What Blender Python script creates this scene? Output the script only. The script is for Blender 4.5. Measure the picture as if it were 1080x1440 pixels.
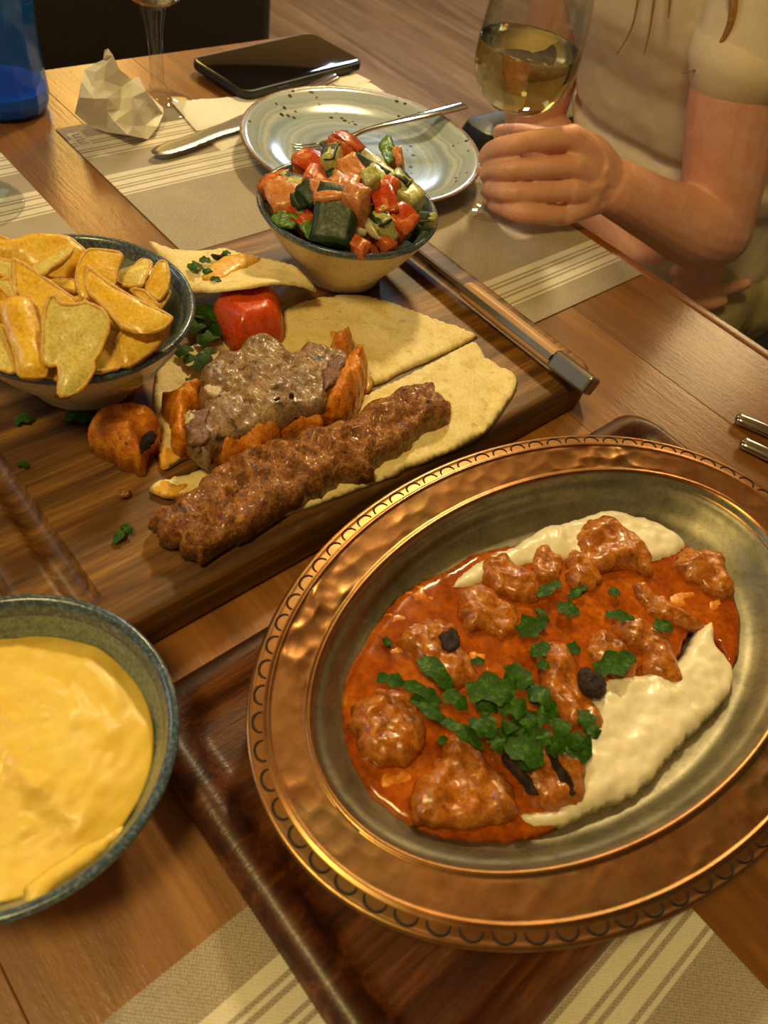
import bpy, bmesh, math, random
import numpy as np
from mathutils import Vector, Matrix, Euler, noise
from mathutils.geometry import delaunay_2d_cdt

for o in list(bpy.data.objects): bpy.data.objects.remove(o, do_unlink=True)
sc = bpy.context.scene
COL = sc.collection
T = 0.75            # table top height above the floor; every z below is measured from the table top
CH = 0.36           # camera height above the table top

# ------------------------------------------------------------------ camera
YAW, PITCH, ROLL, F = math.radians(-39.4876), math.radians(49.6657), math.radians(13.5508), 1080.0
_cy, _sy, _cp, _sp = math.cos(YAW), math.sin(YAW), math.cos(PITCH), math.sin(PITCH)
FW = np.array([_sy*_cp, _cy*_cp, -_sp]); _r = np.array([_cy, -_sy, 0.0]); _u = np.cross(_r, FW)
RT = _r*math.cos(ROLL) + _u*math.sin(ROLL); UP = -_r*math.sin(ROLL) + _u*math.cos(ROLL)
cam = bpy.data.cameras.new('camera'); camo = bpy.data.objects.new('camera', cam); COL.objects.link(camo)
cam.sensor_fit = 'VERTICAL'; cam.sensor_height = 36.0; cam.sensor_width = 27.0; cam.lens = F/1440*36.0
cam.clip_start = 0.01
camo.matrix_world = Matrix(((RT[0], UP[0], -FW[0], 0), (RT[1], UP[1], -FW[1], 0), (RT[2], UP[2], -FW[2], T+CH), (0, 0, 0, 1)))
cam.dof.use_dof = True; cam.dof.focus_distance = 0.50; cam.dof.aperture_fstop = 11.0
sc.camera = camo

def P(px, py, z=0.0):
    """real place (metres, z from the table top) where the sight line of a photo point meets height z"""
    d = RT*(px-540)/F - UP*(py-720)/F + FW
    t = (CH - z)/-d[2]
    return np.array([d[0]*t, d[1]*t, z])
def PY(px, py, y):
    d = RT*(px-540)/F - UP*(py-720)/F + FW
    t = y/d[1]; p = d*t; p[2] += CH
    return p

# ------------------------------------------------------------------ world, lamps, exposure
wd = bpy.data.worlds.new('room_air'); sc.world = wd; wd.use_nodes = True
bg = wd.node_tree.nodes['Background']; bg.inputs[0].default_value = (1.0, 0.80, 0.46, 1); bg.inputs[1].default_value = 0.17
def lamp(name, kind, loc, energy, color, size=0.3, target=None, sizey=None, spot=None):
    L = bpy.data.lights.new(name, kind); L.energy = energy; L.color = color
    if kind == 'AREA':
        L.shape = 'RECTANGLE' if sizey else 'DISK'; L.size = size
        if sizey: L.size_y = sizey
    else: L.shadow_soft_size = size
    o = bpy.data.objects.new(name, L); COL.objects.link(o); o.location = loc
    if target is not None:
        o.rotation_euler = (Vector(target)-Vector(loc)).to_track_quat('-Z', 'Y').to_euler()
    return o
WARM = (1.0, 0.70, 0.32)
lamp('pendant_lamp', 'POINT', (-1.15, 1.22, T+1.28), 74, (1.0, 0.79, 0.40), 0.08)
lamp('pendant_lamp', 'POINT', (-0.10, -0.45, T+1.45), 48, (1.0, 0.75, 0.27), 0.16)
lamp('pendant_lamp', 'POINT', (-1.0, 3.3, T+1.45), 50, WARM, 0.30)
lamp('pendant_lamp', 'POINT', (-1.7, 4.2, T+1.5), 55, WARM, 0.14)
lamp('lit_wall_panel', 'AREA', (-3.3, 1.42, T+1.35), 11, (1.0, 0.62, 0.16), 0.30, (-0.6, 0.35, T), 1.0)
lamp('daylight_window', 'AREA', (-2.4, -1.6, T+1.7), 16, (0.86, 0.92, 1.0), 0.8, (-0.4, 0.4, T), 1.2)
lamp('daylight_window', 'AREA', (-3.3, 3.2, T+1.25), 16, (0.62, 0.80, 1.0), 0.28, (-0.5, 0.6, T), 0.36)
sc.view_settings.view_transform = 'Standard'; sc.view_settings.look = 'None'
sc.view_settings.gamma = 1.0; sc.view_settings.use_curve_mapping = False
sc.view_settings.exposure = 0.0
sc.cycles.use_denoising = True
sc.cycles.max_bounces = 10; sc.cycles.transmission_bounces = 10; sc.cycles.transparent_max_bounces = 10
sc.cycles.sample_clamp_indirect = 6.0

# ------------------------------------------------------------------ helpers: colours and materials
def lin(c):
    if isinstance(c, str):
        c = [int(c[i:i+2], 16)/255 for i in (0, 2, 4)]
    return tuple(x/12.92 if x <= .04045 else ((x+.055)/1.055)**2.4 for x in c[:3]) + (1.0,)
class NT:
    def __init__(s, name):
        s.m = bpy.data.materials.new(name); s.m.use_nodes = True; s.t = s.m.node_tree
        s.b = s.t.nodes['Principled BSDF']; s.out = s.t.nodes['Material Output']
    def n(s, typ, **kw):
        nd = s.t.nodes.new(typ)
        for k, v in kw.items():
            if hasattr(nd, k): setattr(nd, k, v)
        return nd
    def l(s, a, b): s.t.links.new(a, b)
    def coord(s, scale=(1, 1, 1), rot=(0, 0, 0), vary=True):
        tc = s.n('ShaderNodeTexCoord'); mp = s.n('ShaderNodeMapping')
        mp.inputs['Scale'].default_value = scale; mp.inputs['Rotation'].default_value = rot
        s.l(tc.outputs['Object'], mp.inputs['Vector'])
        if vary:
            oi = s.n('ShaderNodeObjectInfo'); ml = s.n('ShaderNodeMath', operation='MULTIPLY'); ml.inputs[1].default_value = 37.0
            s.l(oi.outputs['Random'], ml.inputs[0]); cb = s.n('ShaderNodeCombineXYZ')
            for i in range(3): s.l(ml.outputs[0], cb.inputs[i])
            s.l(cb.outputs[0], mp.inputs['Location'])
        return mp.outputs[0]
    def noise(s, vec, scale, detail=4, rough=.55, dist=0.0):
        nd = s.n('ShaderNodeTexNoise'); nd.inputs['Scale'].default_value = scale; nd.inputs['Detail'].default_value = detail
        nd.inputs['Roughness'].default_value = rough; nd.inputs['Distortion'].default_value = dist
        s.l(vec, nd.inputs['Vector']); return nd.outputs[0]
    def ramp(s, fac, stops, interp='LINEAR'):
        nd = s.n('ShaderNodeValToRGB'); cr = nd.color_ramp; cr.interpolation = interp
        while len(cr.elements) < len(stops): cr.elements.new(0.5)
        for e, (p, c) in zip(cr.elements, stops): e.position = p; e.color = lin(c)
        s.l(fac, nd.inputs[0]); return nd.outputs[0]
    def mix(s, fac, a, b, blend='MIX'):
        nd = s.n('ShaderNodeMix', data_type='RGBA', blend_type=blend)
        for sock, v in ((nd.inputs[0], fac), (nd.inputs[6], a), (nd.inputs[7], b)):
            if hasattr(v, 'links'): s.l(v, sock)
            elif isinstance(v, (int, float)): sock.default_value = v
            else: sock.default_value = lin(v)
        return nd.outputs[2]
    def thr(s, fac, lo, hi):
        nd = s.n('ShaderNodeMapRange'); nd.inputs[1].default_value = lo; nd.inputs[2].default_value = hi
        s.l(fac, nd.inputs[0]); return nd.outputs[0]
    def bump(s, h, strength, dist=.001):
        nd = s.n('ShaderNodeBump'); nd.inputs['Strength'].default_value = strength; nd.inputs['Distance'].default_value = dist
        s.l(h, nd.inputs['Height'])
        if s.b.inputs['Normal'].links: s.l(s.b.inputs['Normal'].links[0].from_socket, nd.inputs['Normal'])
        s.l(nd.outputs[0], s.b.inputs['Normal'])
    def set(s, **kw):
        for k, v in kw.items():
            k = k.replace('_', ' ')
            sk = s.b.inputs[k]
            if hasattr(v, 'links'): s.l(v, sk)
            elif isinstance(v, str): sk.default_value = lin(v)
            else: sk.default_value = v
        return s
def plain(name, c, rough=.5, metal=0.0, **kw):
    t = NT(name); t.set(Base_Color=c, Roughness=rough, Metallic=metal, **kw); return t.m
def wood(name, dark, mid, light, axis=0, scale=18.0, rough=.4, coat=0.0, stretch=.09, bump=.25, vary=.35, pores='', coat_rough=.15, plankvary=True):
    t = NT(name); sc3 = [1, 1, 1]; sc3[axis] = stretch
    v = t.coord(sc3)
    a = t.noise(v, scale, 5, .6, .9); b = t.noise(v, scale*7, 4, .7, .2)
    c = t.ramp(a, [(.36, dark), (.50, mid), (.64, light)])
    c = t.mix(t.thr(b, .40, .72), c, t.mix(.75, c, dark), 'MIX')
    if plankvary:
        oi = t.n('ShaderNodeObjectInfo'); hv = t.n('ShaderNodeHueSaturation')
        mr = t.n('ShaderNodeMapRange'); mr.inputs[3].default_value = 1-vary; mr.inputs[4].default_value = 1+vary*.7
        t.l(oi.outputs['Random'], mr.inputs[0]); t.l(mr.outputs[0], hv.inputs['Value']); t.l(c, hv.inputs['Color']); c = hv.outputs[0]
    t.set(Base_Color=c, Roughness=t.n('ShaderNodeMapRange').outputs[0] if False else rough)
    if coat: t.set(Coat_Weight=coat, Coat_Roughness=coat_rough)
    t.bump(b, bump, .0006)
    if coat:
        g = t.noise(t.coord([.35 if i == axis else 1 for i in range(3)]), 520, 3, .7)
        t.bump(g, .35, .0005); t.l(t.b.inputs['Normal'].links[0].from_socket, t.b.inputs['Coat Normal'])
    return t.m
def food(name, stops, scale=60, rough=.4, bump=.4, spots=None, spot_scale=90, spot_lo=.62, spot_hi=.7, fine=400, sss=0.0, coat=0.0, rough_var=.25, bumpd=.001, fine_bump=.25, dist=.4, fcol=.3, spec=None):
    scale *= 2.1; spot_scale *= 1.8; fine *= 2.2
    t = NT(name); v = t.coord()
    a = t.noise(v, scale, 6, .65, dist); f = t.noise(v, fine, 3, .6)
    c = t.ramp(a, stops)
    c = t.mix(fcol, c, t.ramp(f, [(.3, '202020'), (.7, 'ffffff')]), 'OVERLAY')
    if spots:
        s_ = t.noise(v, spot_scale, 4, .6, .5)
        c = t.mix(t.thr(s_, spot_lo, spot_hi), c, spots)
    t.set(Base_Color=c)
    mr = t.n('ShaderNodeMapRange'); mr.inputs[1].default_value = .35; mr.inputs[2].default_value = .65
    mr.inputs[3].default_value = max(.05, rough-rough_var); mr.inputs[4].default_value = min(1, rough+rough_var)
    t.l(t.noise(v, scale*2.2, 3), mr.inputs[0]); t.set(Roughness=mr.outputs[0])
    if spec is not None: t.set(Specular_IOR_Level=spec)
    if sss: t.set(Subsurface_Weight=sss, Subsurface_Scale=.004, Subsurface_Radius=(1, .5, .25))
    if coat: t.set(Coat_Weight=coat, Coat_Roughness=.12)
    t.bump(a, bump, bumpd); t.bump(f, fine_bump, .0006)
    return t.m

# ------------------------------------------------------------------ helpers: objects
WL = {}
def _link(o, loc, parent):
    COL.objects.link(o)
    if parent is not None:
        o.parent = parent; pl = WL[parent.name]; o.location = (loc[0]-pl[0], loc[1]-pl[1], loc[2]-pl[2])
    else: o.location = loc
    WL[o.name] = tuple(loc)
    return o
def tag(o, label=None, cat=None, group=None, kind=None):
    if label: o['label'] = label
    if cat: o['category'] = cat
    if group: o['group'] = group
    if kind: o['kind'] = kind
    return o
def thing(name, label, cat, loc, group=None, kind=None):
    o = bpy.data.objects.new(name, None); o.empty_display_size = .03
    _link(o, (loc[0], loc[1], loc[2]+T), None)
    return tag(o, label, cat, group, kind)
def obj(name, md, m, parent=None, loc=None, smooth=True, label=None, autosmooth=None):
    """md = (verts, faces) in room metres with z from the table top"""
    v, f = md; v = np.asarray(v, float)
    if loc is None:
        if parent is not None: l = np.array(WL[parent.name])-np.array([0, 0, T])
        else: l = np.array([(v[:, 0].min()+v[:, 0].max())/2, (v[:, 1].min()+v[:, 1].max())/2, v[:, 2].min()])
    else: l = np.asarray(loc, float)
    me = bpy.data.meshes.new(name); me.from_pydata([tuple(p) for p in (v-l)], [], [tuple(int(i) for i in q) for q in f]); me.update()
    if smooth: me.shade_smooth()
    if m is not None: me.materials.append(m)
    o = bpy.data.objects.new(name, me)
    _link(o, (l[0], l[1], l[2]+T), parent)
    if smooth and autosmooth: me.set_sharp_from_angle(angle=math.radians(autosmooth))
    if label: o['label'] = label
    return o
def fix(md):
    """consistent outward normals, doubles merged"""
    bm = bmesh.new(); vs = [bm.verts.new(tuple(p)) for p in md[0]]
    for q in md[1]:
        try: bm.faces.new([vs[i] for i in q])
        except ValueError: pass
    bmesh.ops.remove_doubles(bm, verts=bm.verts, dist=1e-6)
    bmesh.ops.recalc_face_normals(bm, faces=bm.faces)
    bm.verts.index_update()
    out = (np.array([v.co[:] for v in bm.verts]), [[v.index for v in fa.verts] for fa in bm.faces]); bm.free()
    return out
def join(*mds):
    V, Fc, k = [], [], 0
    for v, f in mds:
        v = np.asarray(v, float); V.append(v); Fc += [[i+k for i in q] for q in f]; k += len(v)
    return np.vstack(V), Fc
def loft(loops, cap0=True, cap1=True, closed=True):
    n = len(loops[0]); V = np.vstack(loops); Fc = []
    for k in range(len(loops)-1):
        for i in range(n if closed else n-1):
            j = (i+1) % n
            Fc.append([k*n+i, k*n+j, (k+1)*n+j, (k+1)*n+i])
    if cap0: Fc.append(list(range(n))[::-1])
    if cap1: Fc.append([(len(loops)-1)*n+i for i in range(n)])
    return V, Fc
def lathe(prof, c, n=64, cap0=True, cap1=True):
    a = np.linspace(0, 2*math.pi, n, endpoint=False)
    return loft([np.c_[c[0]+r*np.cos(a), c[1]+r*np.sin(a), np.full(n, c[2]+z)] for r, z in prof], cap0, cap1)
def rrect(x0, x1, y0, y1, rad, z, k=8):
    pts = []
    for cx, cy, a0 in ((x1-rad, y1-rad, 0), (x0+rad, y1-rad, 90), (x0+rad, y0+rad, 180), (x1-rad, y0+rad, 270)):
        for i in range(k+1):
            a = math.radians(a0+90*i/k); pts.append((cx+rad*math.cos(a), cy+rad*math.sin(a), z))
    return np.array(pts)
def box(x0, x1, y0, y1, z0, z1, bev=.0):
    if bev <= 0:
        V = [(x, y, z) for z in (z0, z1) for x, y in ((x0, y0), (x1, y0), (x1, y1), (x0, y1))]
        return np.array(V), [[3, 2, 1, 0], [4, 5, 6, 7], [0, 1, 5, 4], [1, 2, 6, 5], [2, 3, 7, 6], [3, 0, 4, 7]]
    b = bev
    def lp(i, z): return rrect(x0+i, x1-i, y0+i, y1-i, max(b-i, 1e-4), z, 3)
    return loft([lp(b, z0), lp(b*.3, z0+b*.3), lp(0, z0+b), lp(0, z1-b), lp(b*.3, z1-b*.3), lp(b, z1)])
def smooth_loop(pts, step, closed=True):
    """Catmull-Rom through the points, resampled to about `step`"""
    p = np.asarray(pts, float); n = len(p); out = []
    for i in range(n if closed else n-1):
        a, b, c, d = (p[(i-1) % n], p[i], p[(i+1) % n], p[(i+2) % n]) if closed else (p[max(i-1, 0)], p[i], p[i+1], p[min(i+2, n-1)])
        m = max(2, int(np.linalg.norm(c-b)/step))
        for t in np.arange(m)/m:
            out.append(.5*((2*b)+(c-a)*t+(2*a-5*b+4*c-d)*t*t+(3*b-a-3*c+d)*t**3))
    if not closed: out.append(p[-1])
    return np.array(out)
def fbm(p, scale, oct=3, seed=0.0):
    return noise.fractal(Vector((p[0]*scale+seed, p[1]*scale+seed*1.7, p[2]*scale-seed)), 1.0, 2.0, oct, noise_basis='PERLIN_ORIGINAL')
def inside(pt, poly):
    x, y = pt[:, 0], pt[:, 1]; r = np.zeros(len(pt), bool); n = len(poly); j = n-1
    for i in range(n):
        xi, yi, xj, yj = poly[i, 0], poly[i, 1], poly[j, 0], poly[j, 1]
        c = ((yi > y) != (yj > y)) & (x < (xj-xi)*(y-yi)/((yj-yi) if yj != yi else 1e-12)+xi)
        r ^= c; j = i
    return r
def pillow(out, H, edge=.006, res=.003, namp=.0, nscale=80, seed=0.0, bottom=0.0, rag=0.0, raw=False, drop=None, hfun=None, oct=3, expo=.5, dish=0.0):
    """solid on the outline `out` (x, y, z points): top bulges by H, bottom by `bottom` (down). Returns (top, bottom) face sets as two meshes or one."""
    o = np.asarray(out, float)
    if not raw: o = smooth_loop(o, res)
    if rag:
        o = o.copy(); c = o[:, :2].mean(0)
        for i, p in enumerate(o):
            d = p[:2]-c; L = np.linalg.norm(d)+1e-9
            p[:2] += d/L*rag*fbm((p[0], p[1], 3.3), nscale*1.5, 3, seed)
    o2 = o[:, :2]; x0, y0 = o2.min(0); x1, y1 = o2.max(0)
    gx, gy = np.meshgrid(np.arange(x0, x1, res), np.arange(y0, y1, res*.87)); gx = gx.copy(); gx[1::2] += res*.5
    g = np.c_[gx.ravel(), gy.ravel()]
    rs = np.random.RandomState(int(abs(seed)*7)+1); g = g+rs.uniform(-.12, .12, g.shape)*res
    g = g[inside(g, o2)]
    a = o2; b = np.roll(o2, -1, 0)
    def dist(q):
        ab = b-a; L = (ab**2).sum(1)+1e-18; D = np.full(len(q), 1e9)
        for i in range(len(a)):
            t = np.clip(((q-a[i])@ab[i])/L[i], 0, 1); D = np.minimum(D, np.hypot(*(q-a[i]-t[:, None]*ab[i]).T))
        return D
    if len(g):
        D = dist(g); k = D > res*.45; g = g[k]; D = D[k]
    else: D = np.zeros(0)
    n = len(o2); pts = [Vector(p) for p in o2]+[Vector(p) for p in g]
    res_ = delaunay_2d_cdt(pts, [(i, (i+1) % n) for i in range(n)], [], 1, 1e-7)
    V2 = np.array([v[:] for v in res_[0]]); Fc = [list(q) for q in res_[2]]
    Dv = dist(V2); isb = Dv < 1e-6
    w = 1/(((V2[:, None, :]-o2[None, ::max(1, n//60)])**2).sum(2)+1e-6)
    zb = (w*o[None, ::max(1, n//60), 2]).sum(1)/w.sum(1)
    for i in np.where(isb)[0]: zb[i] = o[((o2-V2[i])**2).sum(1).argmin(), 2]
    s = np.clip(Dv/edge, 0, 1); dome = (1-(1-s)**2)**expo
    top = zb+H*dome
    if dish: top -= dish*np.clip(Dv/(Dv.max()+1e-9), 0, 1)**1.5
    bot = zb-bottom*dome
    if namp or hfun:
        for i in range(len(V2)):
            if not isb[i]:
                if namp: top[i] += namp*s[i]*fbm((V2[i, 0], V2[i, 1], zb[i]), nscale, oct, seed)
                if hfun: top[i] += hfun(V2[i, 0], V2[i, 1])*s[i]
    m = len(V2); top_md = (np.c_[V2, top], Fc)
    idx = {}; vb = []; 
    bot = np.where(isb, top, np.minimum(bot, top-2e-4))
    bot_md = (np.c_[V2, bot], [q[::-1] for q in Fc])
    return top_md, bot_md
def solid(*a, **k):
    t, b = pillow(*a, **k); return fix(join(t, b))
def rotm(e): return np.array(Euler(e).to_matrix())
def chunk(c, size, rot=(0, 0, 0), seed=0, rnd=.35, namp=.12, n=6, scale=None):
    V = []; idx = {}; Fc = []
    def vid(p):
        k = tuple(np.round(p, 5))
        if k not in idx: idx[k] = len(V); V.append(p)
        return idx[k]
    for ax in range(3):
        for sg in (-1, 1):
            g = np.linspace(-1, 1, n+1)
            for i in range(n):
                for j in range(n):
                    q = []
                    for di, dj in ((0, 0), (1, 0), (1, 1), (0, 1)):
                        p = np.zeros(3); p[ax] = sg; p[(ax+1) % 3] = g[i+di]; p[(ax+2) % 3] = g[j+dj]; q.append(vid(p))
                    Fc.append(q if sg > 0 else q[::-1])
    V = np.array(V); L = np.linalg.norm(V, axis=1)[:, None]
    sph = V/L*1.15
    W = V*(1-rnd)+sph*rnd
    W = np.array([p*(1+namp*fbm(p, 1.1, 3, seed*3.1+.7)) for p in W])
    W = W*np.asarray(size)/2
    return W@rotm(rot).T+np.asarray(c), Fc
def chain(pts, rad, seg=14, caps=3, flat=None):
    """tapered tube along points with round ends; rad may be (rx, ry) pairs"""
    p = np.asarray(pts, float); n = len(p); R = [r if isinstance(r, (tuple, list)) else (r, r) for r in rad]
    tan = np.array([(p[min(i+1, n-1)]-p[max(i-1, 0)]) for i in range(n)]); tan /= np.linalg.norm(tan, axis=1)[:, None]
    ref = np.asarray(flat if flat is not None else ((0, 0, 1) if abs(tan[0][2]) < .9 else (1, 0, 0)), float)
    loops = []; a = np.linspace(0, 2*math.pi, seg, endpoint=False)
    def ring(c, t, rx, ry):
        x = np.cross(ref, t); x /= np.linalg.norm(x)+1e-12; y = np.cross(t, x)
        return c+np.outer(np.cos(a)*rx, x)+np.outer(np.sin(a)*ry, y)
    for k in range(caps, 0, -1):
        th = math.pi/2*k/(caps+.35); loops.append(ring(p[0]-tan[0]*min(R[0])*math.sin(th), tan[0], R[0][0]*math.cos(th), R[0][1]*math.cos(th)))
    for i in range(n): loops.append(ring(p[i], tan[i], *R[i]))
    for k in range(1, caps+1):
        th = math.pi/2*k/(caps+.35); loops.append(ring(p[-1]+tan[-1]*min(R[-1])*math.sin(th), tan[-1], R[-1][0]*math.cos(th), R[-1][1]*math.cos(th)))
    return loft(loops)
def spath(pts, step=.004): return smooth_loop(pts, step, False)
def schain(pts, rad, step=.004, **k):
    """smooth path version: radii interpolated"""
    p = np.asarray(pts, float); q = np.c_[p, np.array([[r, r] if not isinstance(r, (tuple, list)) else r for r in rad])]
    s = smooth_loop(q, step, False)
    return chain(s[:, :3], [(max(a, 1e-4), max(b, 1e-4)) for a, b in s[:, 3:]], **k)
def O(conv, pts, z):
    """photo outline -> room outline at height z (one number, or far/near pair blended along the picture's vertical)"""
    q = [conv(*p) for p in pts]
    if isinstance(z, (int, float)): zs = [z]*len(q)
    else:
        ys = [b for a, b in q]; lo, hi = min(ys), max(ys); zs = [z[0]+(z[1]-z[0])*(b-lo)/(hi-lo) for a, b in q]
    return np.array([P(a, b, zz) for (a, b), zz in zip(q, zs)])
ID = lambda x, y: (x, y)
rnd = random.Random(7)
# ------------------------------------------------------------------ materials
M = {}
M['table'] = wood('table_wood', '74461a', '8e5a22', 'a06a2c', 0, 26, .45, .5, .05, .35, .16, coat_rough=.14)
M['edge'] = wood('table_edge_wood', '6a3312', '854a1c', '9c6028', 0, 30, .36, .35, .05, .3, .1, coat_rough=.2)
M['board'] = wood('board_wood', '40260b', '704818', '9e6e2e', 1, 60, .5, 0, .06, .5, .05)
M['tray'] = wood('tray_wood', '32180c', '572b14', '804a24', 1, 60, .40, .15, .07, .45, .05)
M['floor'] = wood('floor_wood', '7a5f45', '967a5c', 'ab9072', 0, 9, .5, 0, .12, .2, .14)
M['handle'] = wood('handle_wood', 'b98c60', 'cda276', 'dab48a', 0, 60, .45, 0, .06, .3, .05)
M['leather'] = food('black_leather', [(.3, '14100d'), (.7, '211a15')], 60, .42, .1, fine=500, rough_var=.05)
M['leather2'] = food('dark_grey_leather', [(.3, '17181a'), (.7, '26282b')], 60, .45, .15, fine=300, rough_var=.08)
M['paint'] = plain('wall_paint', 'b99a6c', .8)
M['steel'] = plain('polished_steel', 'c8c6c2', .14, 1.0)
M['steel2'] = plain('brushed_steel', '9c9a95', .33, 1.0)
M['blackplastic'] = plain('black_rubber', '101012', .45)
M['screen'] = plain('phone_glass', '08090b', .06)
def thin_glass(name, tint, ior=1.5, rough=0.0, haze=0.0, hazec='ffffff'):
    t = NT(name); tr = t.n('ShaderNodeBsdfTransparent'); gl = t.n('ShaderNodeBsdfGlossy'); fr = t.n('ShaderNodeFresnel'); mx = t.n('ShaderNodeMixShader')
    tr.inputs[0].default_value = lin(tint); gl.inputs['Roughness'].default_value = rough; 
    ge = t.n('ShaderNodeNewGeometry'); mr = t.n('ShaderNodeMapRange'); mr.inputs[3].default_value = ior; mr.inputs[4].default_value = 1/ior
    t.l(ge.outputs['Backfacing'], mr.inputs[0]); t.l(mr.outputs[0], fr.inputs[0])
    t.l(fr.outputs[0], mx.inputs[0]); t.l(tr.outputs[0], mx.inputs[1]); t.l(gl.outputs[0], mx.inputs[2]); sh = mx.outputs[0]
    if haze:
        tl_ = t.n('ShaderNodeBsdfTranslucent'); tl_.inputs[0].default_value = lin(hazec); df = t.n('ShaderNodeBsdfDiffuse'); df.inputs[0].default_value = lin(hazec)
        m1 = t.n('ShaderNodeMixShader'); m1.inputs[0].default_value = .5; t.l(tl_.outputs[0], m1.inputs[1]); t.l(df.outputs[0], m1.inputs[2])
        m2 = t.n('ShaderNodeMixShader'); m2.inputs[0].default_value = haze; t.l(sh, m2.inputs[1]); t.l(m1.outputs[0], m2.inputs[2]); sh = m2.outputs[0]
    t.l(sh, t.out.inputs[0])
    return t.m
M['glass'] = thin_glass('clear_glass', 'f6f7f5')
M['wine'] = plain('white_wine', 'f3e2a0', .0, Transmission_Weight=1.0, IOR=1.33)
M['blueglass'] = thin_glass('blue_glass', 'a8d8f4', haze=.12, hazec='3a9ad8')
M['bluebase'] = plain('blue_glass_base', '1282f5', .08, Transmission_Weight=.25, IOR=1.46)  # bright diffuse blue: the glow of light passing through is put into the colour
M['napkin'] = food('paper_napkin', [(.3, 'e6dfd2'), (.7, 'f0eadf')], 90, .85, .1, fine=900, rough_var=.05, fine_bump=.15)
M['skin'] = food('skin', [(.3, 'dc9a7c'), (.55, 'e5a98c'), (.75, 'eab79e')], 28, .48, .05, fine=700, sss=.18, rough_var=.06, fine_bump=.12)
M['nail'] = plain('finger_nail', 'dba892', .3)
M['shirt'] = food('beige_jersey', [(.3, 'e0caa8'), (.7, 'e9d6b5')], 20, .85, .05, fine=900, rough_var=.05, fine_bump=.2)
M['trousers'] = food('khaki_cotton', [(.3, 'b3a476'), (.7, 'c4b588')], 25, .85, .1, fine=900, rough_var=.05, fine_bump=.3)
M['hair'] = food('light_brown_hair', [(.3, '8a6436'), (.7, 'b48a52')], 90, .45, .2, fine=400)

def mat_cloth(name, groups):
    t = NT(name); tc = t.n('ShaderNodeTexCoord'); sp = t.n('ShaderNodeSeparateXYZ'); t.l(tc.outputs['Object'], sp.inputs[0])
    facs = []
    for x0, sc_ in groups:
        mr = t.n('ShaderNodeMapRange'); mr.inputs[1].default_value = x0; mr.inputs[2].default_value = x0+.038*sc_; mr.clamp = False
        t.l(sp.outputs[0], mr.inputs[0])
        st = [(0.0, '000000')]
        for k in range(3):
            b = .01+k*.338
            for a, e in ((0, .172), (.225, .278)): st += [(b+a, 'ffffff'), (b+e, '000000')]
        facs.append(t.ramp(mr.outputs[0], st, 'CONSTANT'))
    f = facs[0]
    for g in facs[1:]: f = t.mix(1.0, f, g, 'LIGHTEN')
    # woven dots
    mp = t.n('ShaderNodeMapping'); mp.inputs['Rotation'].default_value = (0, 0, math.radians(45)); mp.inputs['Scale'].default_value = (1, 1, 0); t.l(tc.outputs['Object'], mp.inputs[0])
    ck = t.n('ShaderNodeTexVoronoi'); ck.inputs['Scale'].default_value = 820; ck.inputs['Randomness'].default_value = .25; t.l(mp.outputs[0], ck.inputs['Vector'])
    dots = t.thr(ck.outputs['Distance'], .25, .55)
    grey = t.mix(dots, 'c6b8a6', '96887a'); white = t.mix(dots, 'f0e8d8', 'ddd3c0')
    nz = t.noise(t.coord(), 25, 4)
    c = t.mix(f, grey, white); c = t.mix(.18, c, t.ramp(nz, [(.3, '808080'), (.7, 'ffffff')]), 'MULTIPLY')
    t.set(Base_Color=c, Roughness=.8); t.bump(ck.outputs['Distance'], .3, .0004)
    return t.m

# ------------------------------------------------------------------ the setting: floor and far wall
fl = bpy.data.objects.new('floor', None); _link(fl, (0, 0, 0), None); tag(fl, 'worn brown wooden plank floor of the restaurant', None, None, 'structure')
pw = .185; row = 0; yy = -1.6
while yy < 5.2:
    xx = -4.6+((row*0.77) % 1.9); first = True; x0 = -4.6
    cuts = [x0]
    while xx < 2.4:
        if xx-cuts[-1] > .3: cuts.append(xx)
        xx += 1.9
    cuts.append(2.4)
    for a, b in zip(cuts[:-1], cuts[1:]):
        h = rnd.uniform(-.0008, 0)
        obj('plank', box(a+.001, b-.001, yy+.0012, yy+pw-.0012, -T-.02, -T+h, .0015), M['floor'], fl, smooth=False)
    yy += pw; row += 1
obj('subfloor', box(-4.6, 2.4, -1.6, 5.25, -T-.06, -T-.021), plain('subfloor_dark', '1d140c', .9), fl, smooth=False)
cl = obj('ceiling', box(-4.7, 2.4, -1.6, 5.3, 1.95, 2.05), plain('ceiling_paint', '6a543a', .85), smooth=False); tag(cl, 'warm painted restaurant ceiling above the table', None, None, 'structure')
wl = obj('wall_back', box(-4.7, -4.6, -1.6, 5.3, -T-.06, 2.2), M['paint'], smooth=False); tag(wl, 'warm plastered wall far behind the table', None, None, 'structure')

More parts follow.
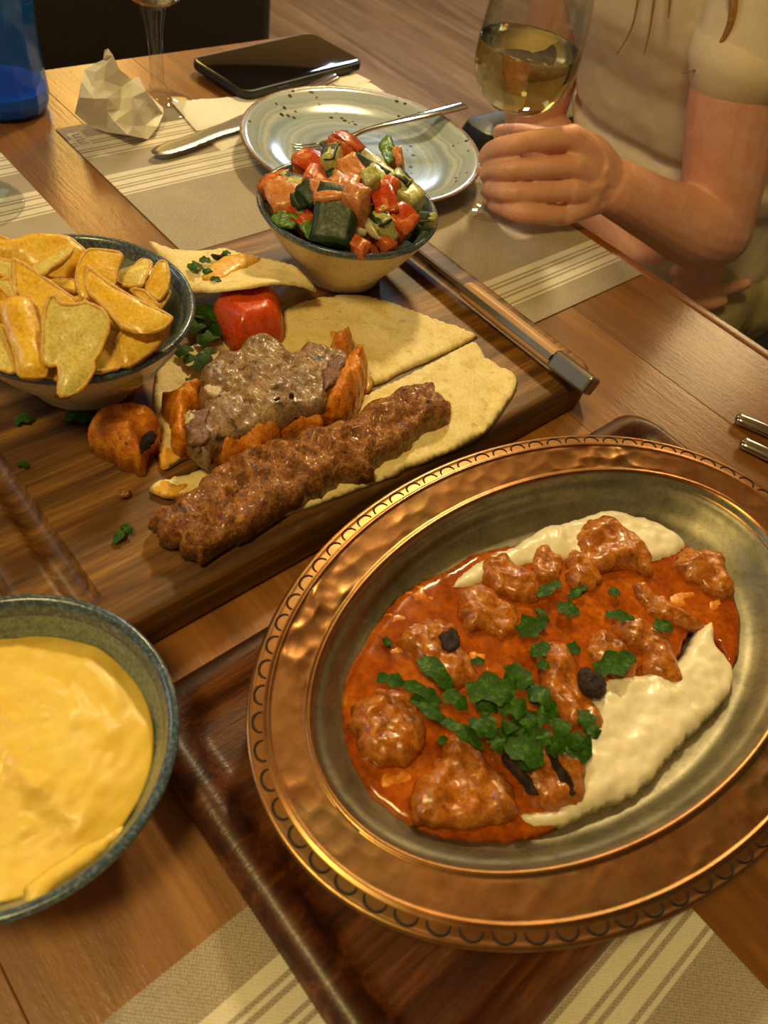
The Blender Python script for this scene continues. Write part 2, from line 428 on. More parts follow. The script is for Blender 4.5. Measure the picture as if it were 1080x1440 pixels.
# ------------------------------------------------------------------ dining table
tb = thing('dining_table', 'long varnished brown wooden table that carries all the dishes', 'table', (-.1, .2, -T))
TX0, TX1, TY0, TY1 = -.823, .62, -.36, .63
ys = [TY0+.014, -.262, -.150, -.038, .074, .186, .298, .410, .515, TY1-.014]
for a, b in zip(ys[:-1], ys[1:]):
    obj('plank', box(TX0, TX1, a+.00012, b-.00012, -.032, 0, .0004), M['table'], tb, smooth=False)
obj('edge_strip', box(TX0, TX1, TY1-.0138, TY1, -.034, .0003, .003), M['edge'], tb, autosmooth=40)
obj('edge_strip', box(TX0, TX1, TY0, TY0+.0138, -.034, .0003, .003), M['edge'], tb, autosmooth=40)
obj('apron', box(TX0+.08, TX1-.08, TY0+.08, TY1-.08, -.10, -.0325, .004), M['edge'], tb, smooth=False)
for lx in (TX0+.11, TX1-.11):
    for ly in (TY0+.11, TY1-.11):
        obj('leg', box(lx-.03, lx+.03, ly-.03, ly+.03, -T, -.1005, .004), M['edge'], tb, smooth=False)

# ------------------------------------------------------------------ placemats
def placemat(x0, y0, lx, ly, groups, label):
    t = obj('placemat', box(x0, x0+lx, y0, y0+ly, .0002, .0013, .0004), mat_cloth('placemat_weave', groups), loc=(x0, y0, .0002), smooth=False)
    return tag(t, label, 'placemat', 'striped placemats')
mat1 = placemat(-.7055, .2705, .4275, .3445, [(.0235, 1), (.0905, .96), (.3660, 1)], 'taupe placemat with cream stripes under the speckled plate and the held wine glass')
placemat(-.7055, -.133, .4275, .3445, [(.0235, 1), (.0905, .96), (.3660, 1)], 'taupe striped placemat beneath the foot of the empty glass beside the potato bowl')
placemat(-.0615, -.140, .4275, .3445, [(.0225, 1.02), (.0985, 1.05), (.3660, 1)], 'taupe placemat with cream stripes sticking out under the dark tray')
# small stamped mark in the corner of the far mat
t = NT('stamp_print'); t.set(Base_Color='d9cfbf', Roughness=.8)
lg = obj('printed_mark', box(-.693, -.668, .2745, .2885, .00125, .0015, .0002), t.m, mat1, smooth=False, label='small pale printed mark in the corner')
mk = plain('stamp_ink', 'a5978a', .8)
for a in ((-.690, -.682, .278, .2795), (-.690, -.6885, .2795, .285), (-.684, -.6825, .2795, .285), (-.679, -.6715, .277, .2785), (-.6795, -.678, .2785, .2855), (-.6755, -.674, .2785, .283), (-.672, -.6705, .2785, .2855)):
    obj('mark_stroke', box(a[0], a[1], a[2], a[3], .00148, .00162), mk, lg, smooth=False)

# ------------------------------------------------------------------ large cutting board with two grooves
BX0, BX1, BY0, BY1, BZ = -.452, -.192, .030, .436, .028
cb = thing('cutting_board', 'thick brown wooden serving board with juice grooves under the kebab and flatbread', 'cutting board', ((BX0+BX1)/2, (BY0+BY1)/2, .0013))
def board_mesh():
    nx, ny = 72, 150
    xs = np.linspace(-1, 1, nx); yb = np.linspace(-1, 1, ny)
    cx, cy, hx, hy = (BX0+BX1)/2, (BY0+BY1)/2, (BX1-BX0)/2, (BY1-BY0)/2
    rad = .020
    def place(u, v):
        x, y = u*hx, v*hy
        # round the corners by pulling the square grid in
        ax, ay = hx-rad, hy-rad
        qx, qy = max(abs(x)-ax, 0), max(abs(y)-ay, 0)
        if qx > 0 and qy > 0:
            L = math.hypot(qx, qy); m = max(qx, qy); k = m/L
            x = math.copysign(ax+qx*k, x); y = math.copysign(ay+qy*k, y); e = rad-m
        else: e = min(hx-abs(x), hy-abs(y))
        return x, y, e
    V = []; 
    yl, yr = .0585-cy, .4085-cy
    for j in range(ny):
        for i in range(nx):
            x, y, e = place(math.copysign(abs(xs[i])**.72, xs[i]), math.copysign(abs(yb[j])**.8, yb[j]))
            z = BZ
            r = .006
            if e < r: z -= r-math.sqrt(max(r*r-(r-e)**2, 0))
            for yg in (yl, yr):
                d = abs(y-yg)/.0070
                xe = (hx-.020-abs(x))/.008
                if d < 1 and xe > 0: z -= .0062*math.sqrt(1-d*d)*min(1, math.sqrt(min(1, xe)))
            z += .00025*fbm((x, y, 0), 30, 2, 4)
            V.append((cx+x, cy+y, z))
    Fc = [[j*nx+i, j*nx+i+1, (j+1)*nx+i+1, (j+1)*nx+i] for j in range(ny-1) for i in range(nx-1)]
    per = [i for i in range(nx)]+[j*nx+nx-1 for j in range(1, ny)]+[(ny-1)*nx+i for i in range(nx-2, -1, -1)]+[j*nx for j in range(ny-2, 0, -1)]
    n0 = len(V); m = len(per)
    for k, zz in ((1.0, .006), (.996, .0022), (.985, .0014)):
        V += [(cx+(V[p][0]-cx)*k, cy+(V[p][1]-cy)*k, zz) for p in per]
    rings = [per]+[list(range(n0+k*m, n0+(k+1)*m)) for k in range(3)]
    for a, b in zip(rings[:-1], rings[1:]):
        for i in range(m):
            j = (i+1) % m; Fc.append([a[j], a[i], b[i], b[j]])
    Fc.append(rings[-1][::-1])
    return fix((np.array(V), Fc))
obj('slab', board_mesh(), M['board'], cb, autosmooth=50)

# ------------------------------------------------------------------ dark tray under the copper dish
ty = thing('wooden_tray', 'dark brown wooden tray with raised rounded rim under the copper dish', 'tray', (-.06, .245, .0013))
tx0, tx1, ty0, ty1 = -.163, .047, .047, .444
lp = []
for ins, z, rad in ((.006, .0014, .016), (.001, .004, .020), (0, .010, .022), (.002, .0155, .022), (.006, .0185, .021), (.010, .0190, .020), (.014, .0180, .018), (.018, .0145, .016), (.022, .0105, .014), (.026, .0096, .012)):
    lp.append(rrect(tx0+ins, tx1-ins, ty0+ins, ty1-ins, rad, z, 8))
obj('tray_body', fix(loft(lp)), M['tray'], ty, autosmooth=50)

# ------------------------------------------------------------------ oval copper dish
DC = {0: (-.0635, .2405)}
EU, EV = np.array([.9977, -.068]), np.array([.068, .9977])
def dcen(z):
    return np.array([-.0610, .2405])+np.array([.004, .0015])*np.clip((z-.02)/.025, 0, 1)
def ering(a, b, z, n=420, pert=None):
    th = np.linspace(0, 2*math.pi, n, endpoint=False); c = dcen(z)
    xy = c+np.outer(a*np.cos(th), EU)+np.outer(b*np.sin(th), EV)
    return np.c_[xy, np.full(n, z)]
t = NT('hammered_copper'); v = t.coord(vary=False)
a_ = t.noise(v, 22, 5, .6, .6); b_ = t.noise(v, 120, 4, .65)
c_ = t.ramp(a_, [(.30, '90643e'), (.48, 'ae7c4e'), (.62, '9a7a4e'), (.75, 'bb8f68')])
c_ = t.mix(t.thr(b_, .52, .72), c_, t.mix(.45, c_, '5a4026'))
mr = t.n('ShaderNodeMapRange'); mr.inputs[3].default_value = .22; mr.inputs[4].default_value = .42; t.l(b_, mr.inputs[0])
t.set(Base_Color=c_, Metallic=1.0, Roughness=mr.outputs[0]); t.bump(b_, .12, .0005); M['copper'] = t.m
t = NT('old_tin'); v = t.coord(vary=False); a_ = t.noise(v, 40, 5, .7, .5); b_ = t.noise(v, 300, 3, .7)
c_ = t.ramp(a_, [(.3, '6f6a56'), (.5, '8a846e'), (.7, '9c957c')]); c_ = t.mix(t.thr(b_, .5, .75), c_, t.mix(.5, c_, '5c5440'))
t.set(Base_Color=c_, Metallic=.85, Roughness=.47); t.bump(b_, .15, .0004); M['tin'] = t.m
M['patina'] = plain('dark_patina', '1c0d06', .55, .3)
dish = thing('copper_dish', 'large oval hammered copper dish with scalloped rim holding meat in red sauce', 'dish', (-.0600, .2410, .0097))
N = 420
lps = [ering(.050, .080, .0100), ering(.082, .124, .0101), ering(.087, .140, .026), ering(.0905, .147, .0400), ering(.116, .171, .0432), ering(.1212, .1762, .0440), ering(.1222, .1772, .0450), ering(.1216, .1766, .0460), ering(.1200, .1750, .0461)]
for k in range(5): s = k/4; lps.append(ering(.1195-.0052*s, .1745-.0056*s, .0459))
lps += [ering(.1138, .1684, .04635), ering(.1130, .1675, .0463)]
HAM = [P(860, 645, .045)[:2], P(425, 830, .045)[:2], P(1070, 1000, .045)[:2]]
for k in range(22):
    s = k/21; R = ering(.1125-.0178*s, .1668-.0150*s, .0457-.0020*s)
    w = min(1, s*8, (1-s)*8)
    for i in range(N):
        p = R[i]; d = noise.voronoi(Vector((p[0]*105, p[1]*105, .5)))[0]
        amp = .10+.6*max(0, min(1, .2+1.6*fbm((p[0], p[1], 0), 16, 2, 9)))+sum(1.5*math.exp(-((p[0]-hx_)**2+(p[1]-hy_)**2)/.035**2) for hx_, hy_ in HAM)
        R[i, 2] += w*amp*(d[0]**2*.0011-.0003)
    lps.append(R)
lps += [ering(.0940, .1515, .0441), ering(.0930, .1505, .0444), ering(.0918, .1493, .0440), ering(.0910, .1485, .0430)]
obj('copper_rim', loft(lps, True, False), M['copper'], dish, autosmooth=60)
tl = [ering(.0911, .1486, .0431), ering(.0902, .1476, .0418), ering(.0896, .1470, .0395), ering(.0885, .1440, .0370), ering(.0878, .1428, .0366), ering(.0862, .1395, .0335), ering(.0848, .1350, .0290), ering(.0836, .1310, .0255), ering(.0826, .1290, .0246), ering(.0805, .1260, .0228), ering(.070, .112, .0223), ering(.045, .07, .0222), ering(.015, .02, .0222)]
obj('tin_lining', loft(tl, False, True), M['tin'], dish, autosmooth=60, label='dull grey tin lining inside the dish')
NS = 72
th = np.linspace(0, 2*math.pi, 3000); ex = .1168*np.cos(th); ey = .1715*np.sin(th)
sl = np.r_[0, np.cumsum(np.hypot(np.diff(ex), np.diff(ey)))]
scal = None
for k in range(NS):
    q = np.interp((k+.5)*sl[-1]/NS, sl, th)
    nrm = np.array([math.cos(q)/.1168, math.sin(q)/.1715]); nrm /= np.linalg.norm(nrm)
    nw = EU*nrm[0]+EV*nrm[1]; c = dcen(.046); pos = c+EU*.1160*math.cos(q)+EV*.1707*math.sin(q)
    if scal is None:
        aa = np.linspace(-1.62, 1.62, 13)
        path = np.c_[.0037*np.cos(aa), .0045*np.sin(aa), np.zeros(13)]
        md = chain(path, [.00025+.0004*math.cos(x*.8)**.5 for x in aa], 6, 1)
        md[0][:, 2] *= .6
        me = bpy.data.meshes.new('scallop_mark'); me.from_pydata([tuple(p) for p in md[0]], [], md[1]); me.shade_smooth(); me.materials.append(M['patina']); scal = me
    o = bpy.data.objects.new('scallop_mark', scal); _link(o, (pos[0], pos[1], T+.0460), dish)
    o.rotation_euler = (0, 0, math.atan2(nw[1], nw[0]))
# ------------------------------------------------------------------ food materials
M['sauce'] = food('red_sauce', [(.25, '7e3402'), (.45, '984404'), (.62, 'b05808'), (.78, 'ca8422')], 30, .16, .08, fine=120, rough_var=.05, sss=.05, fine_bump=.03, bumpd=.0005)
M['yogurt'] = food('yogurt', [(.3, 'e6d9b8'), (.6, 'efe5c8'), (.8, 'e3d3a4')], 40, .30, .35, fine=110, sss=.15, bumpd=.0012, rough_var=.1, fcol=.1, fine_bump=.12)
M['oiled_yogurt'] = food('oil_stained_yogurt', [(.3, 'c86814'), (.55, 'dc8a2c'), (.75, 'e8ac5a')], 120, .2, .4, fine=250, rough_var=.1, coat=.3)
M['meat'] = food('sauced_meat', [(.25, '6a3406'), (.42, '9a520e'), (.58, 'b66c1e'), (.75, 'c68634')], 75, .26, .4, spots='4a1c06', spot_scale=90, spot_lo=.60, spot_hi=.76, coat=.3, fine=300, bumpd=.0013, rough_var=.16, fine_bump=.3)
M['char'] = food('charred_meat', [(.35, '120a06'), (.7, '3a1a0a')], 200, .5, 1, bumpd=.002)
M['kebab'] = food('grilled_minced_meat', [(.28, '50290c'), (.42, '824a18'), (.56, 'a06628'), (.74, 'b88644')], 85, .42, 1.0, spots='33120a', spot_scale=60, spot_lo=.58, spot_hi=.74, coat=.3, fine=260, bumpd=.0022, fine_bump=.9, fcol=.6)
M['chop'] = food('grilled_lamb', [(.25, '4c3424'), (.40, '765840'), (.55, '8e6e50'), (.74, 'ac8c68')], 24, .40, .5, spots='3a2814', spot_scale=70, spot_lo=.57, spot_hi=.66, coat=.12, fine=260, bumpd=.0018, fine_bump=.8, fcol=.5)
M['chop_pink'] = food('pink_lamb', [(.3, '60382e'), (.7, '86604c')], 120, .35, .8, fine=400, bumpd=.0015)
M['bone'] = food('bone', [(.3, 'b59a76'), (.7, 'd9c5a2')], 150, .5, .4)
M['chicken'] = food('marinated_chicken', [(.25, 'a64a08'), (.42, 'ca6e10'), (.58, 'de8e20'), (.75, 'e6a438')], 80, .33, .7, spots='521a06', spot_scale=70, spot_lo=.60, spot_hi=.72, coat=.25, fine=300, bumpd=.0016)
M['bread'] = food('flatbread', [(.25, 'dcc07a'), (.5, 'ecd898'), (.75, 'f1e0ac')], 42, .7, .5, spots='c09a52', spot_scale=60, spot_lo=.60, spot_hi=.72, fine=260, bumpd=.0012, rough_var=.1, fine_bump=.3)
M['bread_oil'] = food('oil_soaked_flatbread', [(.3, 'd79a2c'), (.55, 'e4ad40'), (.8, 'e9c878')], 60, .4, .4, fine=260)
M['tomato'] = food('grilled_tomato', [(.3, 'bc3a0a'), (.6, 'ce521c'), (.8, 'd86a32')], 45, .30, .3, fine=200, rough_var=.1, coat=.1, sss=.25)
M['tom_red'] = food('tomato_flesh', [(.3, 'bc4e1e'), (.55, 'cc6830'), (.78, 'd89458')], 120, .25, .35, fine=300, rough_var=.12, sss=.2, coat=.25)
M['tom_pale'] = food('pale_tomato_flesh', [(.3, 'c46c34'), (.55, 'd08c52'), (.78, 'd6a672')], 120, .25, .35, fine=300, rough_var=.12, sss=.2, coat=.25)
M['cuke'] = food('cucumber_flesh', [(.3, 'a8a860'), (.55, 'bcbc78'), (.78, 'cbc890')], 110, .25, .3, fine=260, rough_var=.1, sss=.2, coat=.25)
M['cuke_skin'] = food('cucumber_skin', [(.3, '14240f'), (.6, '1f3818'), (.8, '3c5a26')], 90, .48, .3, fine=260, rough_var=.1)
M['tom_skin'] = food('tomato_skin', [(.3, 'a8300e'), (.6, 'bc4416'), (.8, 'c85e2a')], 60, .18, .15, fine=200, rough_var=.08, coat=.3)
M['lettuce'] = food('lettuce', [(.3, '3f6418'), (.55, '5c8426'), (.78, '86a444')], 80, .35, .4, fine=260)
M['onion'] = food('onion', [(.3, 'c8b890'), (.7, 'd8ccaa')], 90, .25, .3, fine=260, sss=.2)
M['parsley'] = food('parsley', [(.3, '1a3802'), (.55, '2b5006'), (.78, '588414')], 130, .5, .4, fine=500, spec=.2)
M['pot'] = food('fried_potato', [(.25, 'cc9418'), (.45, 'dfae28'), (.62, 'e8c244'), (.8, 'ebcd68')], 48, .38, .5, fine=300, bumpd=.0012, sss=.12, coat=.15, rough_var=.15)
M['pot_crust'] = food('potato_crust', [(.3, 'c8902c'), (.6, 'dcb254'), (.8, 'e6c678')], 120, .5, .6, fine=350)
M['pot_pale'] = food('pale_fried_potato', [(.25, 'bfa242'), (.45, 'cdb85a'), (.62, 'd6c470'), (.8, 'd8b850')], 48, .36, .5, fine=300, bumpd=.0012, sss=.12, coat=.15, rough_var=.15)
M['pot_skin'] = food('potato_skin', [(.3, 'a0641c'), (.5, 'b97c2a'), (.72, 'cfa050')], 90, .5, .7, spots='5c3210', spot_scale=120, spot_lo=.66, spot_hi=.76, fine=350, bumpd=.0015)
M['mash'] = food('mashed_potato', [(.25, 'e4bc48'), (.5, 'eeca58'), (.75, 'f2d674')], 16, .42, .35, fine=90, bumpd=.0016, sss=.1, rough_var=.1, fine_bump=.06, fcol=.08)
M['stone'] = food('cream_glaze', [(.3, 'cdb892'), (.6, 'd9c7a4'), (.8, 'd0b48c')], 30, .32, .05, fine=300, rough_var=.06)
M['rimglaze'] = food('blue_grey_glaze', [(.3, '2a3a48'), (.5, '425464'), (.66, '6c7a84'), (.8, '989e9c')], 260, .14, .1, fine=500, rough_var=.05, coat=.4)
M['inglaze'] = food('grey_green_glaze', [(.3, '56645c'), (.5, '707e72'), (.7, '8e9482')], 200, .2, .15, fine=420, rough_var=.06, coat=.3)

# ------------------------------------------------------------------ bowls
def bowl(cx, cy, z0, h, R, label, name='stoneware_bowl'):
    b = thing(name, label, 'bowl', (cx, cy, z0), 'stoneware bowls')
    c = (cx, cy, z0)
    k = R/.066; hh = h/.055
    out = [(.0002, .0012), (.024, .0012), (.0275, 0), (.0305, .0004), (.0318, .003), (.0335, .008), (.041, .017), (.0505, .029), (.0582, .0405), (.0622, .0475), (.0640, .0500)]
    inn = [(.0592, .0475), (.0560, .040), (.0495, .029), (.040, .0165), (.028, .0075), (.012, .0045), (.0002, .0042)]
    obj('bowl_body', lathe([(r*k, z*hh) for r, z in out], c, 96, True, False), M['stone'], b, autosmooth=60)
    rim = [(.0640, .0500), (.0652, .0515), (.0660, .0532), (.0656, .0548), (.0640, .0553), (.0622, .0546), (.0610, .0525), (.0592, .0475)]
    obj('glazed_rim', lathe([(r*k, z*hh) for r, z in rim], c, 96, False, False), M['rimglaze'], b, label='glossy blue grey glazed lip')
    obj('inner_glaze', lathe([(r*k, z*hh) for r, z in inn], c, 96, False, True), M['inglaze'], b, label='speckled grey green glaze inside the bowl')
    return b
FB = (-.3610, .1310); SB = (-.3775, .3410); MB = (-.1590, -.0005)
bowl(FB[0], FB[1], BZ+.0004, .0555, .0665, 'cream stoneware bowl with blue grey rim filled with potato wedges')
bowl(SB[0], SB[1], BZ+.0004, .0545, .0640, 'cream stoneware bowl with blue grey rim holding the chopped salad')
bowl(MB[0], MB[1], .0004, .0565, .0665, 'stoneware bowl with blue grey rim full of yellow mashed potato')

# mashed potato: a mound swirled by a spoon
def mash():
    c = (MB[0], MB[1]); R = .0555; n = 90; rings = 44; V = []; Fc = []
    for k in range(rings+1):
        s = k/rings
        for i in range(n):
            a = 2*math.pi*i/n; x, y = math.cos(a)*s*R, math.sin(a)*s*R
            z = .0455-.006*s**4+.0022*fbm((x, y, 0), 38, 4, 2)+.0012*fbm((x, y, 0), 110, 3, 5)
            u = (x*.55-y*.83)/R; w = (x*.83+y*.55)/R
            z += .0018*(1-s**3)*math.sin(4.2*u+1.1*w+2.1*fbm((x, y, 0), 22, 2, 3))
            d = (u-.18-.25*w*w-.16*fbm((x, y, 1), 45, 3, 6)); z += (-.0022*math.tanh(d*9)+.0014*math.exp(-(d/.08)**2))*(1-s**4)*math.exp(-max(d, 0)*1.2)
            V.append((c[0]+x, c[1]+y, z))
    for k in range(rings):
        for i in range(n):
            j = (i+1) % n; Fc.append([k*n+i, (k+1)*n+i, (k+1)*n+j, k*n+j])
    base = len(V)
    V += [(c[0]+math.cos(2*math.pi*i/n)*.033, c[1]+math.sin(2*math.pi*i/n)*.033, .016) for i in range(n)]
    for i in range(n):
        j = (i+1) % n; Fc.append([rings*n+i, base+i, base+j, rings*n+j])
    Fc.append([base+i for i in range(n)][::-1])
    return fix((np.array(V), Fc))
ms = tag(obj('mashed_potato', mash(), M['mash']), 'smooth yellow mashed potato swirled inside its bowl', 'mashed potato')
sm = O(ID, [(30, 1253), (60, 1228), (90, 1205), (130, 1185), (175, 1160), (150, 1195), (110, 1225), (75, 1250), (55, 1275), (40, 1283)], .0525)
obj('mash_smear', solid(sm, .0022, .006, .0022, .0016, 90, 3, bottom=.004, rag=.002), M['mash'], ms, label='pale smear of mash over the bowl edge')

# ------------------------------------------------------------------ red sauce, yogurt and meat in the dish
Z6 = lambda X, Y: (460+X/1.742, 700+Y/1.742)
zf = .0226
sauce = O(Z6, [(30, 520), (38, 455), (75, 370), (120, 300), (165, 245), (235, 200), (300, 165), (380, 125), (470, 108), (520, 80), (640, 60), (760, 60), (880, 108), (950, 160), (1000, 230), (1018, 300), (1010, 390), (985, 420), (960, 360), (900, 330), (860, 400), (800, 450), (700, 470), (655, 540), (660, 600), (640, 690), (620, 770), (570, 808), (500, 835), (430, 846), (330, 846), (230, 822), (150, 775), (85, 710), (45, 620)], zf+.003)
sauce[:, 2] = zf
tag(obj('red_sauce', solid(sauce, .0042, .006, .0030, .0007, 45, 4, rag=.0012), M['sauce']), 'glossy orange red tomato sauce pooled in the copper dish', 'sauce')
ygr = O(Z6, [(905, 320), (950, 300), (955, 350), (985, 400), (1000, 440), (985, 490), (930, 545), (865, 615), (800, 690), (755, 725), (690, 750), (640, 775), (570, 803), (505, 806), (468, 770), (560, 755), (600, 690), (615, 600), (640, 500), (680, 440), (760, 425), (860, 395)], zf+.005)
ygr[:, 2] = zf+.0004
yg = tag(obj('yogurt', solid(ygr, .0080, .008, .0020, .0020, 110, 8, rag=.002, oct=4), M['yogurt']), 'thick white yogurt spread along the bare side of the dish', 'yogurt', 'yogurt in the dish')
ygt = O(Z6, [(300, 215), (370, 150), (460, 112), (525, 70), (620, 46), (690, 24), (765, 40), (835, 66), (885, 112), (850, 145), (760, 165), (600, 155), (500, 165), (410, 195), (350, 220)], zf+.005)
ygt[:, 2] = zf+.0004
tag(obj('yogurt', solid(ygt, .0070, .008, .0020, .002, 110, 5, rag=.002, oct=4), M['yogurt']), 'narrow white yogurt ridge behind the large round meat piece', 'yogurt', 'yogurt in the dish')
for k, (X, Y, s) in enumerate(((235, 235, 34), (170, 300, 26), (165, 375, 22), (168, 690, 38), (872, 245, 34), (950, 262, 24), (372, 388, 24), (400, 425, 20), (90, 725, 14))):
    ol = [(X+s*1.25*math.cos(a)*rnd.uniform(.8, 1.2), Y+s*.9*math.sin(a)*rnd.uniform(.8, 1.2)) for a in np.linspace(0, 2*math.pi, 9, endpoint=False)]
    o_ = O(Z6, ol, zf+.004); o_[:, 2] = zf+.0022
    obj('yogurt_lump', solid(o_, .0026, .008, .0018, .0014, 160, k, rag=.0030), M['oiled_yogurt'] if k != 8 else M['yogurt'], yg, label='oil stained yogurt lump showing through the sauce')

def meat(pts, z0, H, seed, label, mat='meat', conv=Z6, name='meat_piece', cat='meat', group='meat pieces in the red sauce', res=.0016, namp=.0034, nscale=85, rag=.0034, edge=None, zm=.45, expo=.38):
    H *= .78
    o_ = O(conv, pts, z0+H*zm); o_[:, 2] = z0
    w = np.linalg.norm(o_[:, :2]-o_[:, :2].mean(0), axis=1).mean()
    md = solid(o_, H, edge or min(w*.55, .009), res, namp, nscale, seed, bottom=.0006, rag=rag, oct=6, expo=expo)
    return tag(obj(name, md, M[mat]), label, cat, group)
zm_ = zf+.0012
meats = [
 ([(610, 90), (640, 55), (690, 45), (740, 80), (785, 130), (805, 180), (790, 192), (740, 178), (690, 186), (640, 180), (612, 140)], .0150, 'large rounded browned meat piece leaning on the yogurt ridge'),
 ([(855, 140), (880, 120), (930, 128), (965, 140), (985, 180), (1000, 235), (985, 248), (950, 240), (910, 215), (870, 200), (852, 170)], .0120, 'reddish meat piece by the far tin edge beyond the yogurt'),
 ([(372, 165), (400, 145), (440, 140), (475, 165), (515, 195), (520, 235), (490, 262), (450, 240), (410, 225), (375, 195)], .0125, 'ragged orange meat piece beside the two small dark cubes'),
 ([(500, 135), (530, 118), (575, 140), (582, 175), (570, 208), (535, 205), (505, 180)], .0100, 'small dark meat cube touching the large rounded piece'),
 ([(582, 145), (610, 135), (650, 145), (672, 180), (675, 215), (640, 225), (600, 228), (582, 195)], .0125, 'small squarish meat cube in front of the large rounded piece'),
 ([(322, 235), (355, 212), (400, 220), (440, 250), (468, 290), (470, 330), (430, 345), (390, 330), (345, 325), (320, 280)], .0115, 'flat sauced meat piece between ragged piece and parsley'),
 ([(172, 350), (215, 308), (265, 298), (310, 312), (330, 360), (370, 410), (375, 455), (320, 470), (270, 455), (225, 420), (195, 385)], .0130, 'meat piece with a dark seared corner behind the parsley strips'),
 ([(62, 510), (100, 475), (150, 468), (205, 490), (235, 530), (250, 590), (225, 640), (170, 658), (110, 650), (75, 600)], .0150, 'plump orange meat piece at the sauce edge under parsley strips'),
 ([(200, 740), (250, 650), (290, 595), (340, 592), (400, 640), (450, 700), (470, 740), (460, 785), (400, 800), (320, 808), (240, 800)], .0165, 'biggest triangular meat piece at the near end of the sauce'),
 ([(395, 610), (440, 600), (500, 610), (560, 600), (600, 620), (640, 680), (640, 740), (600, 768), (540, 765), (500, 740), (470, 690), (420, 650)], .0135, 'seared striped meat piece under the parsley heap beside yogurt'),
 ([(510, 380), (550, 345), (585, 365), (610, 410), (640, 470), (670, 540), (665, 580), (630, 585), (580, 560), (545, 500), (520, 440)], .0140, 'long meat piece with burnt black knob beside the yogurt'),
 ([(700, 300), (735, 285), (780, 300), (830, 330), (855, 390), (878, 450), (870, 468), (820, 460), (770, 420), (760, 380), (715, 345)], .0130, 'curled browned meat strip overhanging the white yogurt'),
 ([(745, 215), (775, 208), (810, 240), (860, 265), (920, 310), (915, 325), (870, 318), (820, 300), (775, 270)], .0105, 'thin curled meat strip pointing toward the far rim'),
 ([(635, 345), (680, 325), (720, 345), (760, 400), (755, 440), (720, 455), (690, 440), (650, 400)], .0100, 'low sauced meat lump between burnt knob and curled strip'),
]
for i, (pts, H, lab) in enumerate(meats):
    mo = meat(pts, zm_, H, 11+i*1.7, lab)
    if i == 10:
        k_ = O(Z6, [(622, 420), (645, 405), (690, 440), (688, 475), (655, 482), (628, 460)], zm_+.0155); k_[:, 2] = zm_+.011
        obj('burnt_knob', solid(k_, .0035, .005, .0014, .003, 260, 3, bottom=.003, rag=.0012), M['char'], mo, label='burnt black end')
    if i == 6:
        k_ = O(Z6, [(278, 320), (300, 308), (325, 330), (325, 362), (300, 372), (280, 350)], zm_+.0125); k_[:, 2] = zm_+.0105
        obj('seared_corner', solid(k_, .0012, .004, .0014, .002, 260, 3, bottom=.004, rag=.0014), M['char'], mo, label='dark seared corner')
    if i == 9:
        for q in ([(430, 630), (450, 628), (500, 680), (520, 720), (505, 725), (470, 685)], [(545, 625), (565, 625), (600, 680), (610, 720), (595, 722), (570, 680)]):
            k_ = O(Z6, q, zm_+.0125); k_[:, 2] = zm_+.0105
            obj('sear_mark', solid(k_, .0010, .003, .0012, .001, 250, 3, bottom=.005, rag=.002), M['char'], mo, label='dark sear mark')

# ------------------------------------------------------------------ chopped parsley
def leaf_mesh(p0, p1, w, lift=.002, lobes=2, seed=0, curl=.25):
    """a flat-leaf parsley piece from p0 to p1 (room points), width w, lobed edge, arched and curled, closed thin solid"""
    p0, p1 = np.asarray(p0, float), np.asarray(p1, float); ax = p1-p0; L = np.linalg.norm(ax); ax /= L
    sd = np.cross((0, 0, 1), ax); sd /= np.linalg.norm(sd); nz = np.cross(ax, sd)
    n = 10; top = []; r_ = random.Random(seed)
    ph = r_.uniform(0, 6); tw = r_.uniform(-.5, .5)
    for k in range(n+1):
        s = k/n; prof = math.sin(math.pi*min(1, .12+s*.88))**.55
        hw = w/2*.78*prof*(1+.22*math.sin(lobes*math.pi*2*s+ph))
        for q, f in ((-1, 0), (0, 1), (1, 0)):
            hq = hw*(1+.15*r_.uniform(-1, 1))
            top.append(p0+ax*L*s+sd*q*hq+nz*(lift*math.sin(math.pi*s)+curl*hw*(1-f)*(.6+tw*q)))
    top = np.array(top); bot = top-nz*.00035
    V = np.vstack([top, bot]); m = len(top); Fc = []
    for k in range(n):
        for i in (0, 1):
            a = k*3+i; Fc += [[a, a+3, a+4, a+1], [m+a, m+a+1, m+a+4, m+a+3]]
        a = k*3; Fc += [[a, m+a, m+a+3, a+3], [a+2, a+5, m+a+5, m+a+2]]
    Fc += [[0, 1, m+1, m], [1, 2, m+2, m+1], [n*3, m+n*3, m+n*3+1, n*3+1], [n*3+1, m+n*3+1, m+n*3+2, n*3+2]]
    return V, Fc
pid = [0]
def parsley(a, b, w, z, label, group=None, conv=Z6, dz=.0, **k):
    pid[0] += 1
    q0, q1 = P(*conv(*a), z), P(*conv(*b), z+dz)
    return tag(obj('parsley_leaf', leaf_mesh(q0, q1, w, seed=pid[0], **k), M['parsley'], smooth=True, autosmooth=60), label, 'parsley', group)
zt = zm_+.0150
G1 = 'parsley strips on the sauce'
for a, b, w, z, lab in [
    ((122, 440), (200, 462), .008, zt, 'short parsley strip lying over the plump orange meat piece'),
    ((188, 455), (285, 505), .008, zt+.001, 'broad parsley strip joining plump meat piece and parsley heap'),
    ((205, 490), (300, 560), .009, zt, 'long dark parsley strip crossing above the biggest meat piece'),
    ((285, 545), (385, 618), .009, zt+.001, 'dark parsley strip ending above the triangular meat piece'),
    ((228, 392), (305, 472), .013, zt, 'wide parsley blade standing beside the seared corner meat'),
    ((285, 478), (345, 520), .010, zt+.002, 'square cut parsley blade at the heap end nearest the strips')]:
    parsley(a, b, w, z, lab, G1)
HG = 'parsley heap in the dish'
HL = 'chopped parsley leaf inside the heap at the middle of the copper dish'
